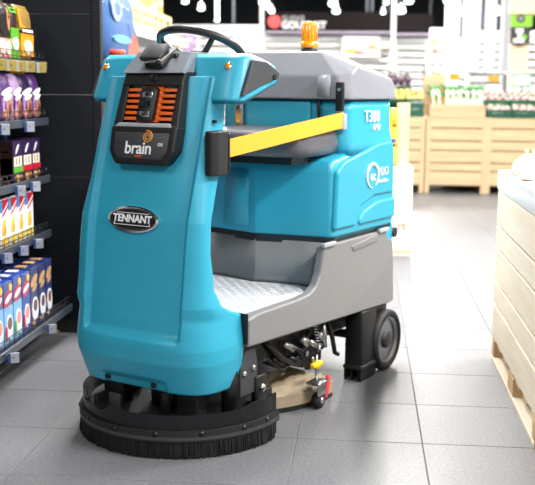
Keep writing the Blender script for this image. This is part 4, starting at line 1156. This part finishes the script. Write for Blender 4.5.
for xa, xb, lab in cr:
    x0, x1 = X_(xa), X_(xb)
    produce_crate(x0, x1, PY + .02, PY + .40, ZT, .10, lab)
    produce_crate(x0, x1, PY + .42, PY + .70, ZT + .09, .12, lab.replace('lower', 'upper, rear'))
    for k in range(6):
        radish_bunch(lerp(x0 + .055, x1 - .055, (k % 3) / 2), PY + .10 + (k // 3) * .16, ZT + .10 + (k // 3) * .02)
    for k in range(6):
        radish_bunch(lerp(x0 + .055, x1 - .055, (k % 3) / 2), PY + .48 + (k // 3) * .15, ZT + .235 + (k // 3) * .05)
# paler cabbage row behind
M_cab = mat('pale_cabbage', (226, 226, 214), .6, var=.15, scale=12); M_lilp = mat('lilac_pack', (226, 208, 236), .5)
tag(MB().box(X_(447, 13.5, 90), X_(560, 13.5, 90), 13.62, 13.80, 0, Z_(96, 13.5), .01).build('counter_wall', M_white), 'white counter wall behind the leeks and radishes', 'counter')
for k in range(8):
    x = lerp(X_(455, 13.7), X_(545, 13.7), k / 7)
    zz0 = Z_(96, 13.5)
    if k % 3 == 1:
        tag(MB().box(x - .07, x + .07, 13.64, 13.78, zz0, zz0 + .09, .006).build('vegetable_pack', M_lilp), 'pale lilac pack on the white counter behind the radishes', 'pack', 'lilac packs behind the radishes')
    else:
        e = empty('cabbage', (x, 13.71, zz0), 'pale round cabbage on the white counter behind the radishes', 'cabbage', random.random() * 3, 'pale cabbages on the white counter')
        MB().ell((0, 0, .062), (.062, .062, .062), 14, 9).build('cabbage_head', M_cab, e)
        for q in range(4):
            a = q * PI / 2; MB().ell((.05 * math.cos(a), .05 * math.sin(a), .05), (.034, .034, .048), 8, 6).build('outer_leaf', M_cab, e)
# rail with price cards
M_alu = mat('aluminium', (196, 200, 206), .3, .8); M_poled = mat('dark_pole', (38, 40, 42), .5)
RY = 13.25
rz_ = Z_(73, RY)
rl = empty('price_rail_stand', (X_(424, RY), RY, ZT), 'aluminium rail on thin dark posts above the produce bins', 'rail')
rx = X_(424, RY)
MB().cyl((X_(378, RY, 73) - rx, 0, rz_ - ZT), (X_(560, RY, 73) - rx, 0, rz_ - ZT), .012, n=10).build('rail_tube', M_alu, rl)
for x in (424, 505): MB().cyl((X_(x, RY, 90) - rx, 0, 0.0), (X_(x, RY, 73) - rx, 0, rz_ - ZT + (.09 if x == 424 else 0)), .014, n=8).build('rail_post', M_poled, rl)
M_ycard = mat('yellow_card', (222, 170, 46), .6)
for k, (xa, xb, ya, yb) in enumerate(((433, 443, 73.5, 80.5), (449.5, 459.5, 73.5, 80.5), (488, 499, 75.5, 82))):
    a, c = at_y(xa, ya, RY - .02), at_y(xb, yb, RY - .02)
    e = empty('price_card', (a.x, RY - .02, c.z), ['yellow price card above the peach board', 'yellow price card above the leeks', 'yellow price card above the radishes'][k], 'price card', group='yellow price cards on the rail')
    MB().box(0, c.x - a.x, -.004, .004, 0, a.z - c.z, .001, 1).build('card', M_ycard, e)
    MB().box((c.x - a.x) * .4, (c.x - a.x) * .6, .004, .012, a.z - c.z - .01, a.z - c.z + .03).build('card_clip', M_alu, e)
a, c = at_y(445, 75, RY - .03), at_y(446.5, 81, RY - .03)
e = empty('price_card', (a.x - .04, RY - .02, c.z), 'round white price card between two yellow ones', 'price card')
MB().lathe([(.042, -.003), (.042, .003)], (.04, 0, .042), (0, 1, 0), 20).build('card', M_printw, e); MB().box(.034, .046, .004, .012, .07, .11).build('card_clip', M_alu, e)
# weighing-scale screen
a, c = at_y(513, 74.5, RY - .1), at_y(531, 87, RY - .1)
e = empty('scale_screen', (a.x, RY - .1, ZT), 'green-framed lit screen of a weighing scale above the radishes', 'screen')
MB().box(0, c.x - a.x, 0, .04, c.z - ZT, a.z - ZT, .008).build('screen_case', mat('mint_case', (90, 200, 150), .4), e)
MB().box(.02, c.x - a.x - .02, -.004, .001, c.z - ZT + .03, a.z - ZT - .02).build('screen_glass', mat('lit_screen', (226, 246, 236), .3, var=0, emit=1.0), e)
MB().cyl(((c.x - a.x) / 2, .02, .0), ((c.x - a.x) / 2, .02, c.z - ZT), .02, n=10).build('screen_post', M_alu, e)

# white display box with wooden panel behind the scrubber
DBX0, DBX1, DBY = at_z(386, 257, 0).x, at_z(410.5, 257, 0).x, at_z(410.5, 257, 0).y
dzt = at_y(405, 168, DBY).z
e = empty('display_box', (DBX0, DBY, 0), 'white cardboard display box with orange base stripe behind the scrubber', 'display box')
W = DBX1 - DBX0
MB().box(0, W, 0, .40, 0.0, dzt, .004).build('box_body', M_white, e)
MB().box(-.002, W + .002, -.002, .402, .02, .055, .001, 1).build('base_stripe', mat('pale_orange_print', (240, 190, 160), .6), e)
for zl_ in (.33 * dzt, .62 * dzt): MB().box(-.002, W + .002, -.002, .0, zl_, zl_ + .004).build('fold_line', mat('fold_grey', (206, 204, 202), .6), e)
pt = at_y(401.5, 226, DBY)
text_mesh('box_lettering', 'rt', .10, mat('brown_print', (206, 140, 100), .6, var=0), e, (pt.x - DBX0, -.003, pt.z), (1, 0, 0), (0, 0, 1), .002, bold=.001)
a, c = at_y(397.5, 103, DBY + .1), at_y(408, 165, DBY + .1)
e = empty('wooden_stand', (a.x, DBY + .1, dzt), 'upright peach wooden board standing on the white display box', 'stand')
MB().box(0, c.x - a.x, 0, .02, .0005, a.z - dzt, .003, 1).build('stand_board', M_pinePz, e)
MB().box(c.x - a.x - .018, c.x - a.x + .004, .02, .24, .0005, a.z - dzt, .003, 1).build('stand_side', M_pinePz, e)
for k, (ya, yb) in enumerate(((108, 128), (129, 147), (148, 165))):
    p, q = at_y(387, ya, DBY + .04), at_y(396.5, yb, DBY + .04)
    zb0 = dzt if k == 2 else q.z
e = None
pw = at_y(397, 120, DBY + .03).x - at_y(388, 120, DBY + .03).x
zc_ = dzt
for k in range(3):
    h = .148
    e = empty('yellow_packet', (at_y(388, 120, DBY + .03).x, DBY + .03, zc_), ['bottom yellow packet stacked on the display box', 'middle yellow packet stacked on the display box', 'top yellow packet stacked on the display box'][k], 'packet', group='yellow packets on the display box')
    MB().box(0, pw, 0, .06, .0005, h - .001, .006).build('packet_body', YEL, e)
    MB().box(pw * .3, pw * .9, -.002, .002, h * .25, h * .45).build('packet_print', BLU if k % 2 else ORG, e)
    MB().box(pw * .5, pw * .95, -.002, .002, h * .08, h * .18).build('packet_print', BLK, e)
    zc_ += h

# ================================================================== BACK OF THE STORE
BY = 20.0
def xb(x, y=40, Y=BY): return at_y(x, y, Y).x
def zb2(y, x=300, Y=BY): return at_y(x, y, Y).z
M_fascia = mat('fascia_brown', (26, 21, 22), .9, spec=.15)
M_trim = mat('lilac_trim', (150, 140, 158), .4)
M_post = mat('white_post', (214, 214, 210), .5)
# white open chillers along the back
def chiller(xa, xc, ztop_, label, ns=13):
    a, c = xb(xa), xb(xc)
    e = empty('open_chiller', (a, BY + .25, 0), label, 'chiller', group='white open chillers')
    W = c - a
    MB().box(0, W, .30, .65, 0, ztop_).build('chiller_back', M_white, e)
    MB().box(0, .03, 0, .299, 0, ztop_).build('chiller_side', M_white, e); MB().box(W - .03, W, 0, .299, 0, ztop_).build('chiller_side', M_white, e)
    MB().box(.031, W - .031, 0, .299, 0, .25).build('chiller_base', M_white, e)
    MB().box(.031, W - .031, 0, .299, ztop_ - .10, ztop_).build('chiller_canopy', M_white, e)
    for k in range(ns):
        z = .42 + k * (ztop_ - .62) / (ns - 1)
        sh_ = MB().box(.031, W - .031, .02, .299, z, z + .03).build('chiller_shelf', M_white, e)
        MB().box(.031, W - .031, .008, .020, z - .025, z + .065).build('shelf_rail', M_post, e)
    return e
zl_ = zb2(24, 215)
for k, (xa, xc, zt_) in enumerate(((120, 158, zl_), (158, 196, zl_), (196, 234, zl_), (234, 262, zl_), (263, 305, zb2(35)), (305, 348, zb2(35)), (348, 391, zb2(35)), (396, 429, zb2(37, 410)), (429, 470, zb2(37, 440)), (470, 512, zb2(30, 480)), (512, 560, zb2(30, 500)))):
    chiller(xa, xc - .3, zt_, ['white open chiller far left behind the orange cartons', 'white open chiller behind the left of the steering wheel', 'white open chiller behind the right of the steering wheel', 'white open chiller beside the first white post', 'white open chiller under the red sign dot', 'white open chiller behind the amber beacon', 'white open chiller under the sushi picture', 'white open chiller between the second post and the pink poster', 'white open chiller behind the pink poster', 'white open chiller behind the grey hanging panels', 'white open chiller behind the sign totem'][k])
# posts
for k, (xa, xc, Y, lab) in enumerate(((260.5, 264.2, BY, 'slim white post left of the red sign dot'), (391.2, 396, BY, 'slim white post right of the sushi picture'))):
    a, c = xb(xa, 20), xb(xc, 20)
    e = empty('post', (a, BY - .12, 0), lab, 'post', group='white posts')
    MB().box(0, c - a, 0, .08, 0, ZC - .01, .005, 1).build('post_shaft', M_post, e); MB().box(-.03, c - a + .03, -.03, .11, 0, .02, .003, 1).build('post_foot', M_post, e)
a, c = at_y(446, 20, 17.5).x, at_y(459.5, 20, 17.5).x
e = empty('column', (a, 17.5, 0), 'broad white column right of the pink poster', 'column')
MB().box(0, c - a, 0, .24, 0, ZC - .01, .006, 1).build('column_shaft', M_white, e); MB().box(-.02, c - a + .02, -.02, .26, 0, .10, .004, 1).build('column_base', M_post, e)
# fascia of the sushi counter
def fascia(xa, xc, y0, y1, label):
    a, c = xb(xa, 22), xb(xc, 22)
    e = empty('shop_fascia', (a, BY, zb2(y1, (xa + xc) / 2)), label, 'sign'); H = zb2(y0, (xa + xc) / 2) - zb2(y1, (xa + xc) / 2)
    MB().box(0, c - a, 0, .08, 0, H, .004, 1).build('fascia_board', M_fascia, e)
    MB().box(0, c - a, -.02, .0, 0, .045).build('fascia_trim', M_trim, e)
    for x in (.05, c - a - .05): MB().box(x - .02, x + .02, .085, .12, H * .3, ZC - e.location.z - .005).build('fascia_hanger', M_poled, e)
    return e, a, e.location.z
e, fa, fz = fascia(264.5, 391, 12, 33.5, 'dark sushi counter sign with red dot and white lettering')
p = at_y(274.3, 21.5, BY)
MB().lathe([(.127, .0), (.127, .012)], (p.x - fa, 0, p.z - fz), (0, -1, 0), 28).build('red_dot', mat('sign_red', (226, 66, 66), .5), e)
M_sg = mat('sign_grey', (176, 172, 176), .5); M_sw = mat('sign_white', (225, 224, 226), .5)
p = at_y(282.0, 18.6, BY); text_mesh('sign_small_lettering', 'SUSHI', .16, M_sg, e, (p.x - fa, -.002, p.z - fz), (1, 0, 0), (0, 0, 1), .006, align='LEFT', space=1.08)
p = at_y(281.6, 25.4, BY); text_mesh('sign_lettering', 'GOURMET', .185, M_sw, e, (p.x - fa, -.002, p.z - fz), (1, 0, 0), (0, 0, 1), .006, align='LEFT', bold=.006)
fascia(396.5, 433, 14, 35.5, 'plain dark fascia right of the second white post')
# pictures
def board(name, xa, xc, ya, yb, Y, m, items, label, cat):
    a, c = at_y(xa, (ya + yb) / 2, Y).x, at_y(xc, (ya + yb) / 2, Y).x
    z0, z1 = at_y((xa + xc) / 2, yb, Y).z, at_y((xa + xc) / 2, ya, Y).z
    e = empty(name, (a, Y, z0), label, cat)
    MB().box(0, c - a, 0, .02, 0, z1 - z0, .002, 1).build('board', m, e)
    for k, (nm, mm, pts) in enumerate(items):
        d = -.001 * (k + 1)
        MB().rings([[(q[0] * (c - a), 0.002, q[1] * (z1 - z0)) for q in pts], [(q[0] * (c - a), d, q[1] * (z1 - z0)) for q in pts]], smooth=False).build(nm, mm, e)
    return e, c - a, z1 - z0
RICE = pm('rice_lilac', (214, 200, 222)); SALM = pm('salmon', (240, 150, 96))
e, w_, h_ = board('food_picture', 342, 380, 35.5, 57, BY + .10, M_white, [('picture_fish', SALM, blob(.35, .35, .32, .16, rot=.5)), ('picture_fish', YEL, blob(.22, .32, .2, .1, rot=.4)), ('picture_rice', RICE, blob(.40, .60, .38, .17, rot=.45)), ('picture_rice', WHT, blob(.62, .55, .34, .15, rot=.5)), ('picture_fish', SALM, blob(.80, .45, .14, .14)), ('picture_dark', PLUM, blob(.55, .18, .3, .06, rot=.1)), ('picture_rice', RICE, blob(.78, .22, .16, .12))], 'white board with a picture of sushi below the dark sign', 'picture')
e, w_, h_ = board('menu_card', 379.5, 390.5, 40.5, 49, BY + .08, mat('menu_tan', (196, 186, 160), .6), [('card_field', WHT, rect(.2, .8, .25, .75))], 'small tan menu card beside the second white post', 'card')
e, w_, h_ = board('food_poster', 429.5, 445.5, 28, 59, 18.6, WHT, [('poster_field', PNK, rect(.05, .95, .08, .80)), ('poster_blob', SALM, blob(.35, .55, .2, .12)), ('poster_blob', CRM, blob(.65, .45, .2, .15)), ('poster_blob', RED, blob(.35, .25, .14, .05)), ('poster_blob', GRN, blob(.75, .28, .1, .05)), ('poster_blob', CRM, blob(.5, .68, .3, .06))], 'pink and white food poster beside the broad column', 'poster')
MB().cyl((w_ * .5, .03, -e.location.z), (w_ * .5, .03, .4), .02, n=8).build('poster_stand', M_alu, e)
MB().lathe([(.18, 0), (.18, .02), (.02, .03)], (w_ * .5, .03, -e.location.z), (0, 0, 1), 20).build('stand_foot', M_alu, e)
# promo cards seen through the steering wheel
for k, (xa, xc, ya, yb, m, lab) in enumerate(((174.5, 182, 37, 47, YEL, 'yellow promo card seen through the steering wheel'), (183, 194, 35, 50, LIL, 'pale lilac promo card seen through the steering wheel'), (240, 258, 33, 50, M_white, 'white promo card right of the steering wheel'))):
    board('promo_card', xa, xc, ya, yb, BY + .236, m, [('card_field', WHT, rect(.2, .8, .55, .8))], lab, 'card')
# grey hanging panels and frame post
M_hang = mat('hanging_panel', (196, 202, 214), .5, var=.05, scale=3)
for k, (xa, xc, lab) in enumerate(((461.8, 481, 'wide pale grey hanging panel beside the broad column'), (484.2, 496.5, 'middle pale grey hanging panel'), (500.2, 503.2, 'narrow pale grey hanging panel beside the frame post'))):
    a, c = at_y(xa, 30, 16.5), at_y(xc, 30, 16.5)
    e = empty('strip_curtain', (a.x, 16.5, 0), lab, 'panel', group='grey hanging panels')
    z0 = at_y(470, 72, 16.5).z
    MB().box(0, c.x - a.x, 0, .03, z0, ZC - .04, .004, 1).build('panel_sheet', M_hang, e)
    MB().box(0, c.x - a.x, -.01, .04, ZC - .039, ZC - .002).build('panel_track', M_alu, e)
a, c = at_y(503.6, 30, 15.5), at_y(510, 30, 15.5)
e = empty('frame_post', (a.x, 15.5, 0), 'grey metal frame post left of the green sign', 'post')
MB().box(0, c.x - a.x, 0, .10, 0, ZC - .01, .006, 1).build('post_shaft', mat('post_grey', (170, 176, 184), .4), e)
MB().box(-.02, c.x - a.x + .02, -.02, .12, 0, .02).build('post_foot', M_alu, e)
# sign totem
SY = 14.2
a, c = at_y(511, 20, SY), at_y(532.5, 20, SY)
e = empty('sign_totem', (a.x, SY, 0), 'wooden sign totem with green and black plaques above the scale screen', 'sign')
W = c.x - a.x
zt_ = lambda y: at_y(520, y, SY).z
M_peach = wood_mat('peach_board', (246, 216, 184), 'Z', .06)
MB().box(W * .02, W * .90, .02, .08, 0, zt_(14), .004, 1).build('totem_board', M_peach, e)
MB().box(-.02, W + .5, -.02, .10, zt_(14), zt_(-14), .006, 1).build('totem_header', M_peach, e)
gp = MB().box(0, W, -.005, .02, zt_(27), zt_(14.2), .002, 1).build('green_plaque', mat('plaque_green', (134, 196, 60), .5), e)
zc0 = zt_(18.5)
MB().rings([[(W * .45 + W * .20 * math.cos(2 * PI * i / 24), -.004, zc0 + .055 * math.sin(2 * PI * i / 24)) for i in range(24)], [(W * .45 + W * .20 * math.cos(2 * PI * i / 24), -.010, zc0 + .055 * math.sin(2 * PI * i / 24)) for i in range(24)]], smooth=False).build('round_emblem', mat('emblem_dark', (60, 56, 62), .5), gp)
MB().rings([[(W * .45 + W * .11 * math.cos(2 * PI * i / 20), -.009, zc0 + .028 * math.sin(2 * PI * i / 20)) for i in range(20)], [(W * .45 + W * .11 * math.cos(2 * PI * i / 20), -.013, zc0 + .028 * math.sin(2 * PI * i / 20)) for i in range(20)]], smooth=False).build('emblem_core', mat('emblem_grey', (150, 148, 156), .5), gp)
bp_ = MB().prism([(0, zt_(27.2)), (W * .92, zt_(27.2)), (W * .92, zt_(43)), (W * .6, zt_(45.5)), (W * .45, zt_(46.5)), (W * .3, zt_(45.5)), (0, zt_(43))], 'y', -.005, .02, .002, 1).build('black_plaque', mat('plaque_black', (58, 52, 56), .5), e)
b = MB()
b.box(W * .14, W * .66, -.011, -.004, zt_(42.5), zt_(38.6)); 
b.build('figure_base', M_printw, bp_)
MB().box(W * .34, W * .52, -.0112, -.004, zt_(38.6), zt_(33)).build('figure_stem', M_printw, bp_)
MB().box(W * .25, W * .60, -.011, -.004, zt_(33), zt_(28.6), .0).build('figure_top', M_printw, bp_)
MB().box(W * .56, W * .76, -.0115, -.004, zt_(39), zt_(35)).build('green_mark', mat('mark_green', (120, 200, 60), .5), bp_)
# pendant spot lamps against the dark back wall
M_spot = mat('spot_glow', (232, 255, 246), .3, var=0, emit=5.0)
M_cord = mat('lamp_cord', (60, 62, 66), .6)
def pendant(x, y, rx_, Y, label):
    p = at_y(x, y, Y); r = .72 * rx_ * Y / FPX
    e = empty('pendant_lamp', (p.x, Y, p.z), label, 'lamp', group='pendant lamps at the back')
    MB().lathe([(r * .98, 0), (r, .02), (r * .7, .07), (r * .25, .11), (.01, .12)], (0, 0, .0), (0, 0, 1), 20).build('lamp_shade', M_printw, e)
    MB().lathe([(r * .2, -r * .55), (r * .7, -r * .4), (r * .95, -r * .1), (r * .95, 0.0)], (0, 0, 0), (0, 0, 1), 20).build('lamp_globe', M_spot, e)
    MB().cyl((0, 0, .11), (0, 0, ZC - p.z - .004), .006, n=6).build('cord', M_cord, e)
ORD = 'first second third fourth fifth sixth seventh eighth ninth tenth eleventh twelfth thirteenth fourteenth fifteenth sixteenth'.split()
for k, (x, y, r, Y) in enumerate(sorted(((185, 1.5, 5, 17), (201, 8.5, 5, 17.6), (261, 2.5, 3, 18), (267.5, 7, 5, 17), (271.5, 11, 4.5, 18.4), (333, 4, 6.2, 17), (336, 11.5, 5.2, 18.2), (386, 3, 3.4, 17.4), (383.2, 12.6, 3.2, 18.6), (401, 11, 6.2, 17), (409, 1.2, 6.2, 16.6), (446, 1.2, 3.4, 16.4), (461, 14, 2.6, 16.2), (498, 13, 4, 16.2), (480, -6, 5, 16), (232, -8, 5, 16)))):
    pendant(x, y, r, Y, 'glowing pendant lamp at the back, %s from the left of the row' % ORD[k])
for k, (x, yb_, w_, m, lab) in enumerate(((217.2, 20.5, 3.4, M_spot, 'bright vertical tube lamp hanging above the steering wheel'), (233.6, 22, 2.6, M_hang, 'grey vertical duct hanging right of the tube lamp'), (367, 13.5, 2.4, M_hang, 'left one of two grey vertical tubes above the sushi sign'), (372, 13.5, 2.4, M_hang, 'right one of two grey vertical tubes above the sushi sign'))):
    p = at_y(x, yb_, 21.5); r = w_ / 2 * 21.5 / FPX
    e = empty('tube_lamp' if k == 0 else 'hanging_tube', (p.x, 21.5, p.z), lab, 'tube lamp' if k == 0 else 'tube')
    MB().cyl((0, 0, 0), (0, 0, ZC - p.z - .005), r, n=12).build('tube', m, e); MB().lathe([(r * 1.2, 0), (r * 1.3, .03), (r * 1.05, .06)], (0, 0, -.02), (0, 0, 1), 12).build('tube_cap', M_spot if k == 0 else M_alu, e)

for k, (u, v, z, r, L_) in enumerate(((.02, .235, .27, .016, .05), (-.05, .24, .24, .013, .045), (-.10, .245, .27, .018, .03), (-.02, .24, .205, .011, .06), (-.16, .25, .245, .012, .04), (.08, .22, .22, .014, .06), (-.23, .25, .265, .016, .03))):
    MB().cyl((u, v, z), (u - L_, v + .02, z - .03), r, n=10).build('linkage_pin', M_steel if k % 2 == 0 else M_blackm, FS)
MB().tube([(.14, .22, .30), (.05, .25, .22), (-.06, .24, .17), (-.14, .22, .15)], .012, 8).build('cable', M_black, FS)
MB().tube([(.16, .20, .27), (.02, .235, .16), (-.10, .25, .20), (-.18, .24, .28)], .008, 8).build('cable', M_rubber, FS)
